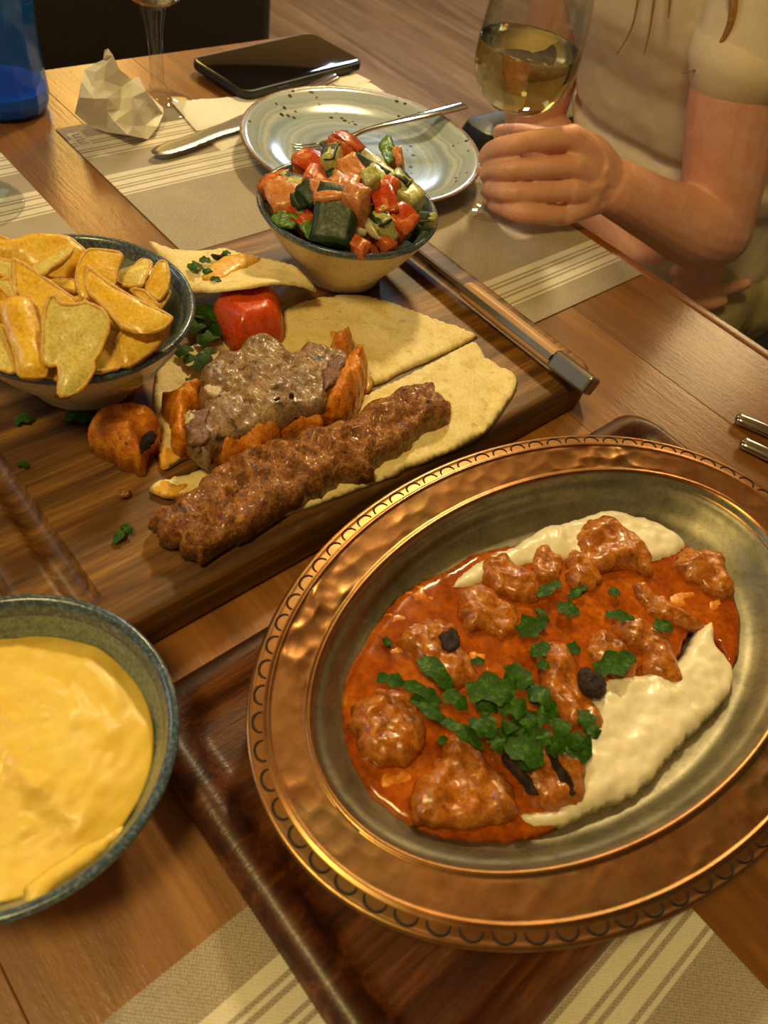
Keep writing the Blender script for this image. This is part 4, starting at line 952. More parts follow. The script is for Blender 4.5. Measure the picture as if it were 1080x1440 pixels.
sleaf([((250, 450), .006), ((280, 440), .008), ((300, 470), .007), ((345, 500), .003), ((338, 552), .000), ((300, 535), .001), ((262, 500), .004)], 0, 'dark green lettuce leaf folded at the near rim', seed=5)
sleaf([((640, 150), .010), ((680, 130), .014), ((705, 160), .013), ((722, 210), .010), ((690, 230), .008), ((655, 200), .009)], 0, 'small green leaf sticking up at the back of the salad', seed=7)
sleaf([((735, 530), .0), ((770, 500), .003), ((800, 520), .001), ((780, 548), .0)], 0, 'dark leaf scrap in the rim corner by the green slice', seed=9)
def sonion(pts, r_, label):
    p = [spos(X, Y, dz)+np.array([0, 0, .004]) for X, Y, dz in pts]
    return tag(obj('onion_slice', schain(p, r_, .002, seg=10), M['onion']), label, 'onion', 'onion slices in the salad')
sonion([(365, 540, .001), (420, 520, .002), (500, 515, .002), (575, 525, .001)], [(.002, .003), (.003, .005), (.003, .005), (.002, .003)], 'long pale onion slice in front of the dark cucumber chunk')
sonion([(560, 435, .006), (590, 480, .005), (625, 525, .003), (655, 548, .001)], [(.002, .003), (.003, .004), (.003, .004), (.002, .002)], 'curved white onion arc in front of the cucumber quarter')
sonion([(660, 405, .008), (690, 420, .007), (712, 450, .005)], [(.0012, .002), (.002, .003), (.0012, .002)], 'short white onion bit beside the red wedge')
# bed of mixed chopped salad under the pieces one can see
def bed():
    out = []
    rs = random.Random(5)
    for k in range(46):
        a, q = rs.uniform(0, 6.283), .042*math.sqrt(rs.random()); z = .070+.010*(1-(q/.05)**2)
        out.append(chunk((SB[0]+q*math.cos(a), SB[1]+q*math.sin(a), z+.001), (rs.uniform(.012, .02),)*3, (rs.uniform(0, 3), rs.uniform(0, 3), 0), k, .3, .2, 3))
    return join(*out)
bs = tag(obj('chopped_salad', bed(), M['tom_red']), 'finely mixed chopped vegetables showing in gaps under the salad pieces', 'salad', None, 'stuff')

# ------------------------------------------------------------------ speckled plate
PC = (-.5448, .5000)
t = NT('speckled_blue_glaze'); tc = t.n('ShaderNodeTexCoord'); sp = t.n('ShaderNodeVectorMath', operation='LENGTH')
mp = t.n('ShaderNodeMapping'); mp.inputs['Scale'].default_value = (1, 1, 0); t.l(tc.outputs['Object'], mp.inputs[0]); t.l(mp.outputs[0], sp.inputs[0])
nz = t.noise(tc.outputs['Object'], 14, 4, .6); ad = t.n('ShaderNodeMath', operation='MULTIPLY_ADD'); ad.inputs[1].default_value = .022; t.l(nz, ad.inputs[0]); t.l(sp.outputs['Value'], ad.inputs[2])
cb_ = t.n('ShaderNodeCombineXYZ'); t.l(ad.outputs[0], cb_.inputs[0]); rg = t.noise(cb_.outputs[0], 110, 4, .7)
c_ = t.ramp(rg, [(.30, '748896'), (.45, '92a2aa'), (.58, 'b4bcba'), (.75, 'c8cac2')])
vo = t.n('ShaderNodeTexVoronoi'); vo.inputs['Scale'].default_value = 125; t.l(mp.outputs[0], vo.inputs['Vector'])
pick = t.thr(t.noise(tc.outputs['Object'], 24, 2), .47, .60)
sz = t.n('ShaderNodeMapRange'); sz.inputs[3].default_value = 0; sz.inputs[4].default_value = .30; t.l(pick, sz.inputs[0])
lt = t.n('ShaderNodeMath', operation='LESS_THAN'); t.l(vo.outputs['Distance'], lt.inputs[0]); t.l(sz.outputs[0], lt.inputs[1])
c_ = t.mix(lt.outputs[0], c_, '38271c')
t.set(Base_Color=c_, Roughness=.16, Coat_Weight=.5, Coat_Roughness=.05); M['plate'] = t.m
plt = thing('dinner_plate', 'round blue grey speckled plate with brown edge holding a fork', 'plate', (PC[0], PC[1], .0014))
pc = (PC[0], PC[1], .0014)
obj('plate_body', lathe([(.0003, .0025), (.055, .0025), (.059, 0), (.064, .0004), (.066, .003), (.085, .0065), (.103, .0145), (.1135, .0195), (.1142, .0205), (.1125, .0213), (.108, .0195), (.097, .0135), (.085, .0088), (.073, .0070), (.05, .0064), (.02, .0062), (.0003, .0062)], pc, 128), M['plate'], plt, autosmooth=60)
obj('brown_edge', lathe([(.1133, .0192), (.1150, .0196), (.1157, .0206), (.1150, .0216), (.1132, .0217), (.1118, .0210)], pc, 128, False, False), food('brown_glaze', [(.3, '5a3c20'), (.7, '96724a')], 150, .22, .1), plt, label='bare brown glazed edge')

# ------------------------------------------------------------------ cutlery
def fork(pts, rad, tb_, tines, label, group=None):
    f = thing('fork', label, 'fork', pts[0]-np.array([0, 0, .001]), group)
    obj('handle', schain(pts, rad, .004, seg=14), M['steel'], f)
    for q in tines: obj('tine', schain(q, [(.0013, .0008), (.0013, .0009), (.0006, .0005)], .004, seg=8), M['steel'], f)
    return f
fp = [P(452, 207, .0125), P(468, 203, .0125), P(490, 194, .0135), P(515, 183, .0180), P(560, 171, .0240), P(610, 159, .0285), P(652, 148, .0300)]
ftd = P(412, 209, .0108)-P(452, 207, .0125); fsd = np.cross(ftd, (0, 0, 1)); fsd /= np.linalg.norm(fsd)
fork(fp, [(.0085, .0010), (.0105, .0012), (.0045, .0018), (.0030, .0020), (.0045, .0018), (.0065, .0020), (.0070, .0018)], None,
     [[P(452, 207, .0125)+fsd*s, P(452, 207, .0125)+ftd*.5+fsd*s*1.02-np.array([0, 0, .0012]), P(452, 207, .0125)+ftd*1.0+fsd*s*.95+np.array([0, 0, .0003])] for s in (-.0078, -.0026, .0026, .0078)],
     'steel fork lying across the speckled plate behind the salad')
def blade(out, z0, H): 
    return solid(out, H, .004, .003, 0, 1, 1, bottom=.0002)
kn = thing('table_knife', 'steel table knife resting on the folded white napkin', 'knife', P(345, 172, .0085))
ko2 = O(ID, [(212, 212), (224, 203), (265, 189), (310, 173), (352, 157), (356, 175), (310, 190), (270, 206), (240, 215), (220, 217)], .0085); ko2[:, 2] = .0080
obj('blade', blade(ko2, .008, .0014), M['steel2'], kn, autosmooth=40)
obj('handle', schain([P(346, 170, .0090), P(365, 160, .0092), P(410, 138, .0100), (P(452, 118, .0115)), P(470, 109, .0120)], [(.0030, .0022), (.0038, .0030), (.0055, .0038), (.0070, .0040), (.0066, .0036)], .004), M['steel'], kn)
def side_cutlery(p0, d, wid, label, tip, name, cat):
    p0 = np.asarray(p0); d = np.asarray(d)/np.linalg.norm(d); t_ = thing(name, label, cat, (p0[0]+d[0]*.09, p0[1]+d[1]*.09, .0003))
    obj('handle', schain([p0+np.array([0, 0, .0046]), p0+d*.02+np.array([0, 0, .0048]), p0+d*.06+np.array([0, 0, .0044]), p0+d*.10+np.array([0, 0, .0040])], [(wid, .0036), (wid*1.02, .0040), (wid*.8, .0036), (wid*.55, .0032)], .004), M['steel'], t_)
    s = np.array([-d[1], d[0], 0])
    if tip == 'blade':
        o_ = np.array([p0+d*.10-s*.004, p0+d*.13-s*.009, p0+d*.19-s*.009, p0+d*.215+s*.004, p0+d*.19+s*.008, p0+d*.13+s*.006, p0+d*.10+s*.004]); o_[:, 2] = .0030
        obj('blade', blade(o_, 0, .0014), M['steel2'], t_, autosmooth=40)
    else:
        o_ = np.array([p0+d*.10-s*.003, p0+d*.125-s*.011, p0+d*.15-s*.0115, p0+d*.15+s*.0115, p0+d*.125+s*.011, p0+d*.10+s*.003]); o_[:, 2] = .0030
        obj('fork_head', blade(o_, 0, .0014), M['steel'], t_, autosmooth=40)
        for k in (-.009, -.003, .003, .009):
            obj('tine', schain([p0+d*.149+s*k+np.array([0, 0, .0036]), p0+d*.17+s*k+np.array([0, 0, .003]), p0+d*.195+s*k+np.array([0, 0, .0045])], [(.0014, .001), (.0013, .001), (.0006, .0005)], .005, seg=8), M['steel'], t_)
pa = P(1040, 590, .004); pb = P(1047, 624, .004)
side_cutlery((pa[0], pa[1], 0), (.0233, .0098, 0), .0056, 'farther of two steel cutlery handles lying on the bare table', 'fork', 'fork', 'fork')
side_cutlery((pb[0], pb[1], 0), (.0225, .0075, 0), .0062, 'nearer steel cutlery handle with bright edge on the bare table', 'blade', 'table_knife', 'knife')

# steak knife standing on its edge along the board
sk = thing('steak_knife', 'wood handled steak knife lying on its edge along the board end', 'knife', (-.29, .404, BZ+.0004))
Y0 = .4075
def lean(md, a=math.radians(58)):
    v = np.asarray(md[0], float).copy(); y, z = v[:, 1]-Y0, v[:, 2]-.0300
    v[:, 1] = Y0+y*math.cos(a)-z*math.sin(a); v[:, 2] = .0345+y*math.sin(a)+z*math.cos(a); return v, md[1]
def knifebox(x0, x1, y0, y1, z0, z1, b): return box(x0, x1, y0, y1, z0, z1, b)
obj('tang', lean(knifebox(-.3080, -.2130, Y0-.0022, Y0+.0022, .0290, .0468, .0006)), M['steel2'], sk, smooth=False)
def scale_(sg):
    lp = []
    for x, kz, ky in ((-.3040, .75, .6), (-.3020, .95, .9), (-.292, 1.0, 1.0), (-.262, .95, 1.05), (-.235, 1.0, 1.0), (-.2145, 1.02, 1.0), (-.2130, 1.0, .95)):
        a = np.linspace(0, math.pi, 12); 
        yy = Y0+sg*(.0021+.0050*ky*np.sin(a)**.7); zz = .0372-.0080*kz*np.cos(a)
        lp.append(np.c_[np.full(12, x), yy, zz])
    return fix(loft(lp))
obj('handle_scale', lean(scale_(1)), M['handle'], sk, autosmooth=50); obj('handle_scale', lean(scale_(-1)), M['handle'], sk, autosmooth=50)
obj('end_cap', lean(knifebox(-.2128, -.1790, Y0-.0065, Y0+.0065, .0288, .0462, .0020)), M['steel2'], sk, smooth=False)
bl_ = [np.array([(x, Y0-.0012, z0), (x, Y0+.0012, z0), (x, Y0+.0014, z1), (x, Y0-.0014, z1)]) for x, z0, z1 in ((-.3080, .0300, .0465), (-.325, .0290, .0455), (-.37, .0288, .0450), (-.41, .0288, .0435), (-.432, .0300, .0400), (-.440, .0335, .0365))]
obj('blade', lean(fix(loft(bl_))), M['steel2'], sk, smooth=False)

# ------------------------------------------------------------------ phone
def rot2(v, c, a):
    v = np.asarray(v, float).copy(); ca, sa = math.cos(a), math.sin(a); x, y = v[:, 0]-c[0], v[:, 1]-c[1]
    v[:, 0] = c[0]+x*ca-y*sa; v[:, 1] = c[1]+x*sa+y*ca; return v
phc = (-.7390, .5420); pha = math.radians(7.0)
ph = thing('smartphone', 'black smartphone in a dark rubber case lying face up on the napkin', 'phone', (phc[0], phc[1], .0052))
def prr(hx, hy, rad, z): return rot2(rrect(phc[0]-hx, phc[0]+hx, phc[1]-hy, phc[1]+hy, rad, z, 8), phc, pha)
hx, hy = .0455, .0890
obj('case', fix(loft([prr(hx-.003, hy-.003, .011, .0053), prr(hx-.0008, hy-.0008, .013, .0065), prr(hx, hy, .014, .0095), prr(hx-.0006, hy-.0006, .0135, .0140), prr(hx-.0018, hy-.0018, .0125, .0146), prr(hx-.0026, hy-.0026, .0118, .0141)])), M['blackplastic'], ph, autosmooth=50)
obj('screen', fix(loft([prr(hx-.0030, hy-.0030, .0115, .0139), prr(hx-.0031, hy-.0031, .0114, .01435), prr(hx-.0036, hy-.0036, .011, .0145)])), M['screen'], ph, autosmooth=40)
v, f_ = box(phc[0]+hx-.0008, phc[0]+hx+.0007, phc[1]-.045, phc[1]-.030, .0088, .0115, .0006)
obj('side_button', (rot2(v, phc, pha), f_), M['blackplastic'], ph, smooth=False)

# ------------------------------------------------------------------ napkins
fn = thing('folded_napkin', 'folded white paper napkin under the phone and table knife', 'napkin', (-.68, .50, .0014))
def sheet(px, z0, H, seed, edge=.0015): 
    o_ = O(ID, px, z0+H); o_[:, 2] = z0
    return solid(smooth_loop(o_, .02) if False else o_, H, edge, .005, .0004, 60, seed, raw=False, bottom=.0)
def poly(px, z, step=.006):
    q = [P(a, b, z) for a, b in px]; out = []
    for a, b in zip(q, q[1:]+q[:1]):
        m = max(1, int(np.linalg.norm(b-a)/step))
        for k in range(m): out.append(a+(b-a)*k/m)
    o_ = np.array(out); return o_
lo = poly([(247, 148), (338, 139), (505, 104), (541, 127), (470, 150), (350, 193), (312, 211), (280, 186)], .003); lo[:, 2] = .0015
hi = poly([(241, 141), (335, 134), (500, 101), (522, 112), (440, 142), (344, 172), (276, 182)], .0045); hi[:, 2] = .0032
obj('lower_layer', fix(join(*pillow(lo, .0016, .0015, .005, .0003, 60, 2, raw=True))), M['napkin'], fn, autosmooth=45)
obj('upper_layer', fix(join(*pillow(hi, .0017, .0015, .005, .0003, 60, 3, raw=True))), M['napkin'], fn, autosmooth=45)
def crumple():
    ol = [(105, 160), (110, 138), (118, 98), (132, 90), (145, 84), (147, 70), (152, 68), (159, 78), (168, 98), (186, 112), (195, 107), (205, 128), (230, 160), (222, 178), (208, 196), (180, 190), (150, 186), (125, 176)]
    ctl = [(105, 160, .018), (118, 98, .055), (132, 90, .060), (148, 69, .076), (158, 78, .070), (168, 98, .058), (195, 107, .044), (230, 160, .010), (208, 196, .002), (150, 186, .004), (125, 176, .006), (128, 130, .048), (150, 130, .046), (175, 140, .034), (165, 165, .022), (140, 160, .026)]
    lp = np.array(ol, float)
    g = np.array([(x, y) for x in range(100, 236, 17) for y in range(64, 200, 19)], float); g = g+np.random.RandomState(3).uniform(-6, 6, g.shape)
    g = g[inside(g, lp)]; n = len(lp)
    r_ = delaunay_2d_cdt([Vector(p) for p in lp]+[Vector(p) for p in g], [(i, (i+1) % n) for i in range(n)], [], 1, 1e-5)
    V2 = np.array([v[:] for v in r_[0]]); Fc = [list(q) for q in r_[2]]
    C = np.array(ctl, float); w = 1/(((V2[:, None]-C[None, :, :2])**2).sum(2)+4)**1.4; z = (w*C[None, :, 2]).sum(1)/w.sum(1)
    D = np.array([min(np.hypot(*(q-p)) for p in lp) for q in V2])
    fr, bk = [], []
    for q, zz, d in zip(V2, z, D):
        p = P(q[0], q[1], zz); k = min(1, d/6)
        an = math.atan2(q[0]-150, q[1]-48)*5.2+.5*fbm((q[0], q[1], 0), .02, 2, 4); tri = abs((an % 2)-1)
        rg = 2.2*tri*min(1, np.hypot(q[0]-150, q[1]-60)/60)+.8*fbm((q[0], q[1], 0), .11, 2, 4)
        fr.append(p-FW*(.0035*rg)*k); bk.append(p+np.array([-.010, .012, -.010])*min(1, d/25)*2*np.array([1, 1, min(1, zz/.02)]))
    for a in fr+bk: a[2] = max(a[2], .0016)
    m = len(V2); return fix(join((np.array(fr), Fc), (np.array(bk), [q[::-1] for q in Fc])))
tag(obj('crumpled_napkin', crumple(), M['napkin'], smooth=False), 'crumpled white paper napkin standing up beside the blue tumbler', 'napkin')

# ------------------------------------------------------------------ glasses
def wineglass(c, prof_stem, bowl_out, thick, label, name='wine_glass', liquid=None, lm='wine', group='wine glasses'):
    g = thing(name, label, 'glass', c, group)
    inn = [(max(r-thick, .0003), z+(thick if k == 0 else 0)) for k, (r, z) in enumerate(bowl_out)][::-1]
    inn[-1] = (.0003, bowl_out[0][1]+.004)
    obj('glass_body', lathe([(.0003, 0)]+prof_stem+bowl_out+[(bowl_out[-1][0]-thick/2, bowl_out[-1][1]+thick*.6)]+inn, c, 72), M['glass'], g)
    if liquid:
        zs = [(r, z) for r, z in inn[::-1]]; z0 = zs[0][1]; pr = [(.0003, z0-.0003)]
        for k in range(1, 25):
            z = z0+(liquid-z0)*k/24; r = np.interp(z, [q[1] for q in zs], [q[0] for q in zs]); pr.append((r+.0003, z))
        pr.append((pr[-1][0]-.0016, liquid-.0004)); pr.append((.0003, liquid-.0004))
        obj('wine' if lm == 'wine' else 'water', lathe(pr, c, 72), M[lm], g)
    return g
def bowlprof(z0, zt, zm, rm, rt, r0=.0050, n=26):
    out = []
    for k in range(n+1):
        s = k/n; z = z0+(zt-z0)*s
        if z <= zm: u = (zm-z)/(zm-z0); r = r0+(rm-r0)*math.sqrt(max(0, 1-u**2.1))
        else: u = (z-zm)/(zt-zm); r = rm+(rt-rm)*u**1.7
        out.append((r, z))
    return out
hg = P(686, 285, .0014)
foot = [(.0340, 0), (.0358, .0006), (.0360, .0014), (.034, .0024), (.022, .0040), (.010, .0066), (.0058, .0115), (.0044, .020), (.0041, .045), (.0044, .073), (.0052, .0825)]
wineglass(hg, foot, bowlprof(.0860, .2100, .1290, .0435, .0330), .0011, 'wine glass of pale white wine held upright by the seated person', liquid=.1390)
fg = P(224, 148, .0014)
foot2 = [(.0330, 0), (.0348, .0006), (.035, .0014), (.033, .0024), (.022, .0042), (.012, .007), (.0085, .010), (.0070, .014), (.0090, .0175), (.0062, .023), (.0062, .040), (.0070, .058), (.0088, .074), (.0115, .086)]
wineglass(fg, foot2, bowlprof(.0900, .175, .125, .036, .032, r0=.0125), .0013, 'clear stemmed glass standing behind the crumpled napkin', liquid=.125, lm='glass')
wineglass((-.6156, .1598, .0014), [(.036, 0), (.0388, .0006), (.0392, .0014), (.037, .0024), (.022, .0040), (.010, .0066), (.0058, .0115), (.0044, .020), (.0041, .045), (.0044, .070), (.0052, .0790)], bowlprof(.083, .208, .127, .0435, .033), .0011, 'empty glass whose round foot rests on the placemat beyond the potato bowl')
tc_ = (-.7630, .2500, .0004)
tg = thing('blue_tumbler', 'transparent blue faceted glass tumbler at the far table corner', 'glass', tc_)
def tum():
    out = [(.0003, 0), (.030, 0), (.0375, .0035), (.0405, .012), (.0398, .030), (.0385, .05), (.0392, .075), (.0425, .105), (.0440, .125), (.0432, .1262), (.0418, .125), (.0400, .105), (.0368, .075), (.0360, .05), (.0365, .030), (.0340, .0235), (.020, .0215), (.0003, .0210)]
    return lathe(out, tc_, 14)
obj('glass_body', tum(), M['blueglass'], tg, autosmooth=18)
obj('thick_base', lathe([(.0003, .0015), (.029, .0015), (.0362, .0042), (.0392, .012), (.0388, .0200), (.030, .0195), (.0003, .0195)], tc_, 14), M['bluebase'], tg, autosmooth=18)
# ------------------------------------------------------------------ banquette beyond the table
bq = thing('banquette', 'dark brown leather banquette beyond the far end of the table', 'bench', (-1.5, -.15, -T))
obj('seat_base', box(-1.95, -1.40, -1.3, .90, -T, -.42, .02), M['leather'], bq, autosmooth=40)
for a, b in ((-1.3, -.57), (-.56, .17), (.18, .90)):
    obj('seat_cushion', box(-1.95, -1.42, a, b, -.419, -.30, .03), M['leather'], bq, autosmooth=40)
obj('backrest', box(-1.398, -1.25, -1.3, .905, -T, .06, .03), M['leather'], bq, autosmooth=40)

# ------------------------------------------------------------------ armchair of the guest
ac = thing('armchair', 'dark grey leather armchair under the seated person', 'chair', (-.40, 1.0, -T))
obj('seat', box(-.625, -.155, .74, 1.22, -.40, -.285, .03), M['leather2'], ac, autosmooth=40)
obj('backrest', box(-.70, -.08, 1.225, 1.33, -.52, .12, .035), M['leather2'], ac, autosmooth=40)
for x in (-.70, -.15): obj('armrest', box(x, x+.07, .80, 1.224, -.52, -.065, .025), M['leather2'], ac, autosmooth=40)
for x in (-.68, -.12):
    for y in (.83, 1.28): obj('leg', lathe([(.018, 0), (.024, .23)], (x+.02, y, -T), 16), M['edge'], ac, autosmooth=40)

# ------------------------------------------------------------------ person: one continuous body, clothes and hair as parts
def remesh(o, vox, sm=4, fac=.5):
    m = o.modifiers.new('remesh', 'REMESH'); m.mode = 'VOXEL'; m.voxel_size = vox; m.use_smooth_shade = True
    s = o.modifiers.new('smooth', 'SMOOTH'); s.factor = fac; s.iterations = sm
pe = thing('person', 'person in a beige t-shirt holding the wine glass by its stem', 'person', (-.42, .95, -T))
A = np.array
wr = A([-.3610, .6560, .0330])
K = [PY(805, 193, .598), PY(810, 233, .600), PY(806, 267, .600), PY(795, 300, .599)]
PI_ = [PY(722, 203, .548), PY(722, 238, .546), PY(722, 271, .546), PY(735, 300, .550)]
TI = [PY(681, 224, .553), PY(683, 247, .553), PY(684, 269, .553), PY(693, 289, .552)]
bits = []
for k in range(4):
    r0 = (.0089, .0089, .0086, .0081)[k]; di = PI_[k]*.45+TI[k]*.55+A([-.004, -.004, .001])
    bits.append(schain([wr*.25+K[k]*.75, K[k], PI_[k], di, TI[k]], [r0*1.12, r0*1.10, r0*.98, r0*.86, r0*.70], .003, seg=14))
    bits.append(chain([wr, wr*.5+K[k]*.5, K[k]], [.020, .0155, .0112], 14))
bits.append(chain([wr, (K[0]+K[1])/2*.6+wr*.4, (K[1]+K[2])/2*.6+wr*.4, (K[2]+K[3])/2*.6+wr*.4], [.021, .018, .018, .016], 14))
bits.append(schain([wr+A([-.006, -.006, .010]), A([-.384, .628, .064]), A([-.412, .606, .062]), A([-.434, .593, .060]), PY(704, 187, .587)], [.017, .014, .0115, .0100, .0078], .003, seg=14))
el = A([-.3120, .8100, -.0270]); sh = A([-.3560, .8000, .2500]); hem = PY(1046, 92, .790)
bits.append(schain([wr, wr*.6+el*.4+A([.004, 0, -.004]), wr*.25+el*.75+A([.006, 0, -.004]), el], [(.0275, .0255), (.0335, .031), (.041, .039), (.040, .040)], .01, seg=20))
bits.append(schain([el, el*.6+hem*.4, hem, sh], [.0395, .0415, .0430, .042], .01, seg=20))
# other arm, hanging beside the body and crossing the lap
shr = A([-.6050, .8300, .2400]); elr = A([-.6250, .8700, -.0600]); wrr = P(925, 402, -.135)
bits.append(schain([shr, (shr+elr)/2, elr], [.041, .041, .038], .01, seg=20))
bits.append(schain([elr, elr*.5+wrr*.5, wrr], [.038, .034, .025], .01, seg=20))
bits.append(chain([wrr, P(943, 400, -.125), P(962, 400, -.115)], [.023, .022, .019], 14))
for q, r_, z_ in (([(958, 403), (990, 409), (1022, 406), (1050, 399)], .0085, -.106), ([(960, 395), (985, 394), (1004, 387), (1010, 380)], .0082, -.094), ([(957, 388), (976, 386), (991, 379), (997, 372)], .0080, -.086), ([(952, 382), (968, 379), (980, 372), (985, 366)], .0075, -.080), ([(950, 408), (975, 420), (1000, 426), (1016, 424)], .0085, -.118)):
    bits.append(schain([P(x, y, z_) for x, y in q], [r_*1.15, r_*1.1, r_, r_*.75], .003, seg=12))
# trunk, neck, head
bits.append(chain([(-.43, 1.00, -.19), (-.43, .97, -.06), (-.45, .92, .06), (-.47, .87, .16), (-.475, .86, .24)], [(.120, .085), (.105, .075), (.110, .075), (.120, .080), (.110, .065)], 28, 3, (0, 1, 0)))
bits.append(chain([shr, (-.475, .85, .262), sh], [.040, .042, .040], 18))
bits.append(chain([(-.475, .85, .25), (-.475, .835, .34), (-.475, .82, .38)], [.052, .046, .048], 18))
hd = A([-.475, .805, .455])
bits.append(chain([hd+A([0, -.020, -.075]), hd+A([0, -.006, -.02]), hd+A([0, .008, .03]), hd+A([0, .010, .055])], [(.045, .050), (.066, .078), (.072, .088), (.066, .082)], 24, 4, (0, 1, 0)))
bits.append(chain([hd+A([0, -.078, .01]), hd+A([0, -.096, -.018]), hd+A([0, -.094, -.026])], [.007, .010, .009], 10))
for s in (-1, 1): bits.append(chain([hd+A([s*.072, .012, -.03]), hd+A([s*.076, .014, -.005]), hd+A([s*.076, .018, .012])], [.009, .011, .009], 10))
bo = obj('body', join(*bits), M['skin'], pe); remesh(bo, .0015, 10, .5)
for s in (-1, 1):
    obj('eye', chunk(hd+A([s*.031, -.077, .004]), (.022, .012, .010), (0, 0, 0), 1, .98, 0, 5), plain('eye_white', 'd8cfc2', .3), pe)
    obj('iris', chunk(hd+A([s*.031, -.0815, .004]), (.0095, .0045, .0092), (0, 0, 0), 1, .98, 0, 5), plain('iris_brown', '2a1a10', .2), pe)
    obj('eyebrow', chain([hd+A([s*.016, -.083, .022]), hd+A([s*.045, -.074, .024])], [.003, .002], 8), M['hair'], pe)
obj('lips', chain([hd+A([-.022, -.072, -.052]), hd+A([0, -.079, -.052]), hd+A([.022, -.072, -.052])], [.004, .007, .004], 10), plain('lips', 'b0645a', .4), pe)
# nails on the holding hand
for k in (1, 3):
    d = TI[k]-PI_[k]; d /= np.linalg.norm(d)
    c = TI[k]+A([-.0045, -.0030, .0030])
    obj('finger_nail', chunk(c, (.0085, .0035, .0075), (0, 0, math.radians(35)), 2, .8, .0, 4), M['nail'], pe)
# shirt: trunk with bunched waist plus two sleeves
sb = []
tr = [((-.43, 1.010, -.195), (.140, .108)), ((-.43, .995, -.130), (.140, .106)), ((-.435, .985, -.085), (.136, .100)), ((-.438, .970, -.050), (.133, .092)), ((-.440, .962, -.036), (.140, .110)), ((-.442, .955, -.012), (.146, .114)), ((-.443, .950, .002), (.140, .098)), ((-.444, .946, .012), (.142, .110)), ((-.447, .930, .038), (.140, .106)), ((-.452, .915, .070), (.139, .101)), ((-.462, .885, .125), (.146, .110)), ((-.468, .868, .175), (.150, .112)), ((-.473, .860, .230), (.142, .095)), ((-.475, .855, .275), (.105, .075)), ((-.475, .850, .305), (.068, .062))]
loops = []
a = np.linspace(0, 2*math.pi, 56, endpoint=False)
for (x, y, z), (rx, ry) in tr:
    loops.append(np.c_[x-.012+(rx+.012)*np.sign(np.cos(a))*np.abs(np.cos(a))**.85, y+ry*np.sign(np.sin(a))*np.abs(np.sin(a))**.85, z+.010*np.sin(a)+.005*np.cos(2*a+1)])
sb.append(loft(loops))
for s_, h_ in ((sh, hem), (shr, shr*.5+elr*.5+A([0, 0, .03]))):
    mid = s_*.5+h_*.5
    sb.append(chain([s_+(s_-h_)*.10+A([-.03 if s_[0] > -.45 else .03, .02, .0]), s_, mid, h_], [.060, .058, .055, .0535], 28, 1))
def wrinkle(md):
    v = md[0].copy()
    for i, p in enumerate(v):
        w = fbm((p[0]*.6, p[1]*.6, p[2]*1.6), 9, 3, 2); v[i, 1] -= .012*w; v[i, 0] += .006*fbm(p, 12, 2, 8)
    return v, md[1]
so = obj('t_shirt', join(*sb), M['shirt'], pe); remesh(so, .005, 3, .4)
tx = bpy.data.textures.new('cloth_folds', 'CLOUDS'); tx.noise_scale = .06; tx.noise_depth = 2
dm = so.modifiers.new('folds', 'DISPLACE'); dm.texture = tx; dm.strength = .007; dm.mid_level = .5; dm.texture_coords = 'LOCAL'
n_ = (hem-sh)/np.linalg.norm(hem-sh)
obj('sleeve_hem', chain([hem-n_*.016, hem-n_*.004, hem+n_*.003], [.0550, .0548, .0540], 32, 1), M['shirt'], pe, label='stitched sleeve hem')
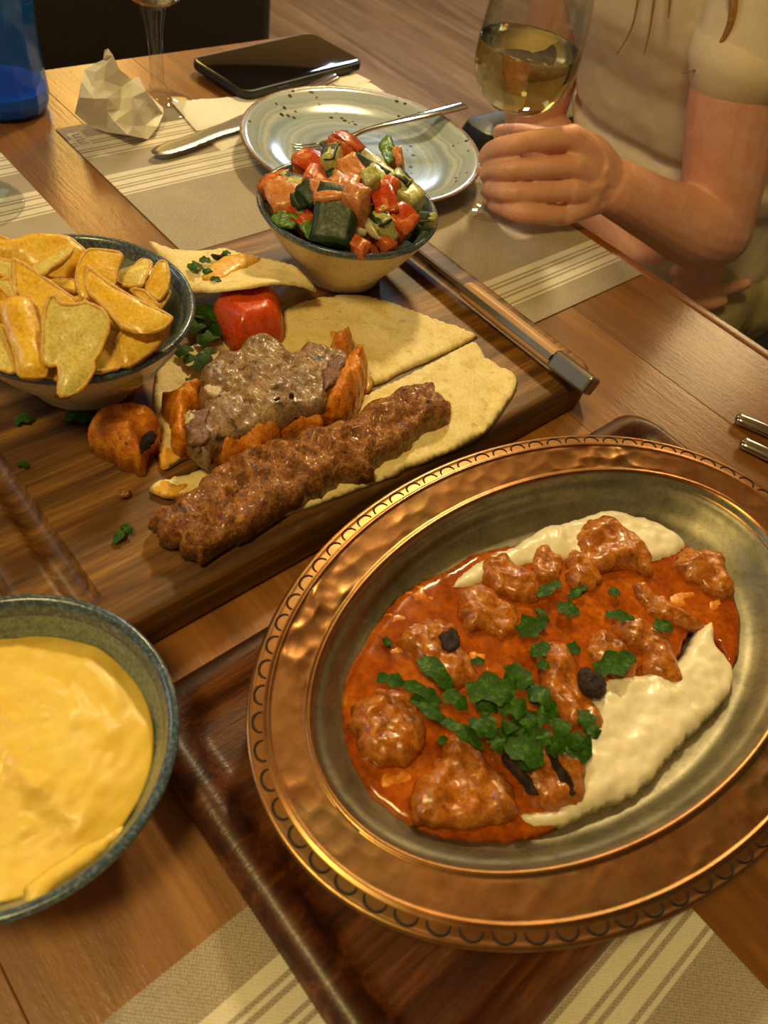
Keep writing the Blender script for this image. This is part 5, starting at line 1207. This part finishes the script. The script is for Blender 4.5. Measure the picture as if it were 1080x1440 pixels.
# trousers and shoes
tb_ = []
hipc = A([-.43, 1.04, -.19])
tb_.append(chain([hipc+A([-.08, .02, 0]), hipc, hipc+A([.08, 0, 0])], [.095, .10, .095], 24))
for s, kn_, an in ((1, A([-.345, .64, -.205]), A([-.34, .68, -.66])), (-1, A([-.545, .62, -.205]), A([-.55, .64, -.66]))):
    h_ = hipc+A([s*.060, -.02, 0])
    tb_.append(schain([h_, h_*.5+kn_*.5+A([s*.012, 0, .004]), kn_], [.094, .086, .066], .02, seg=24))
    tb_.append(schain([kn_, kn_*.5+an*.5, an], [.066, .058, .048], .02, seg=24))
    obj('shoe', chain([(an[0], an[1]+.03, -T+.032), (an[0], an[1]-.05, -T+.034), (an[0], an[1]-.15, -T+.026)], [(.036, .031), (.042, .033), (.036, .024)], 20, 3, (0, 0, 1)), M['blackplastic'], pe)
to = obj('trousers', join(*tb_), M['trousers'], pe); remesh(to, .006, 4, .5)
dm = to.modifiers.new('folds', 'DISPLACE'); tx2 = bpy.data.textures.new('trouser_folds', 'CLOUDS'); tx2.noise_scale = .05; dm.texture = tx2; dm.strength = .008; dm.texture_coords = 'LOCAL'
# hair: a cap on the head and long strands that hang over the shirt
hb = [chain([hd+A([0, .03, .062]), hd+A([0, .045, .0]), hd+A([0, .05, -.10]), hd+A([0, .055, -.20])], [(.074, .082), (.086, .075), (.085, .05), (.075, .03)], 28, 4, (0, 1, 0)),
      chain([hd+A([0, -.02, .088]), hd+A([0, .03, .085])], [(.060, .02), (.066, .03)], 20, 3, (0, 0, 1))]
for s in (-1, 1):
    hb.append(schain([hd+A([s*.05, -.03, .075]), hd+A([s*.082, -.015, .0]), hd+A([s*.088, -.02, -.09]), hd+A([s*.085, -.060, -.17]), PY(1030 if s > 0 else 918, -60, .737)], [.020, .024, .022, .014, .0045], .01, seg=12))
ho = obj('hair', join(*hb), M['hair'], pe); remesh(ho, .005, 3)
def strand(pts, r_, y): 
    p = [PY(a_, b_, yy) for (a_, b_), yy in zip(pts, y)]
    return schain(p, r_, .006, seg=8)
obj('hair_strand', strand([(1030, -90), (1032, -20), (1028, 30), (1008, 70), (985, 95), (958, 103)], [.004, .004, .0032, .002, .0012, .0006], [.735, .735, .738, .742, .745, .748]), M['hair'], pe)
obj('hair_strand', strand([(905, -90), (900, -20), (888, 40), (868, 75)], [.0016, .0014, .0010, .0005], [.735, .738, .745, .750]), M['hair'], pe)
obj('hair_strand', strand([(926, -90), (922, -20), (914, 40), (906, 75)], [.0016, .0014, .0010, .0005], [.735, .738, .745, .750]), M['hair'], pe)
obj('hair_strand', strand([(948, -90), (944, -20), (940, 25)], [.002, .0018, .0006], [.735, .738, .743]), M['hair'], pe)
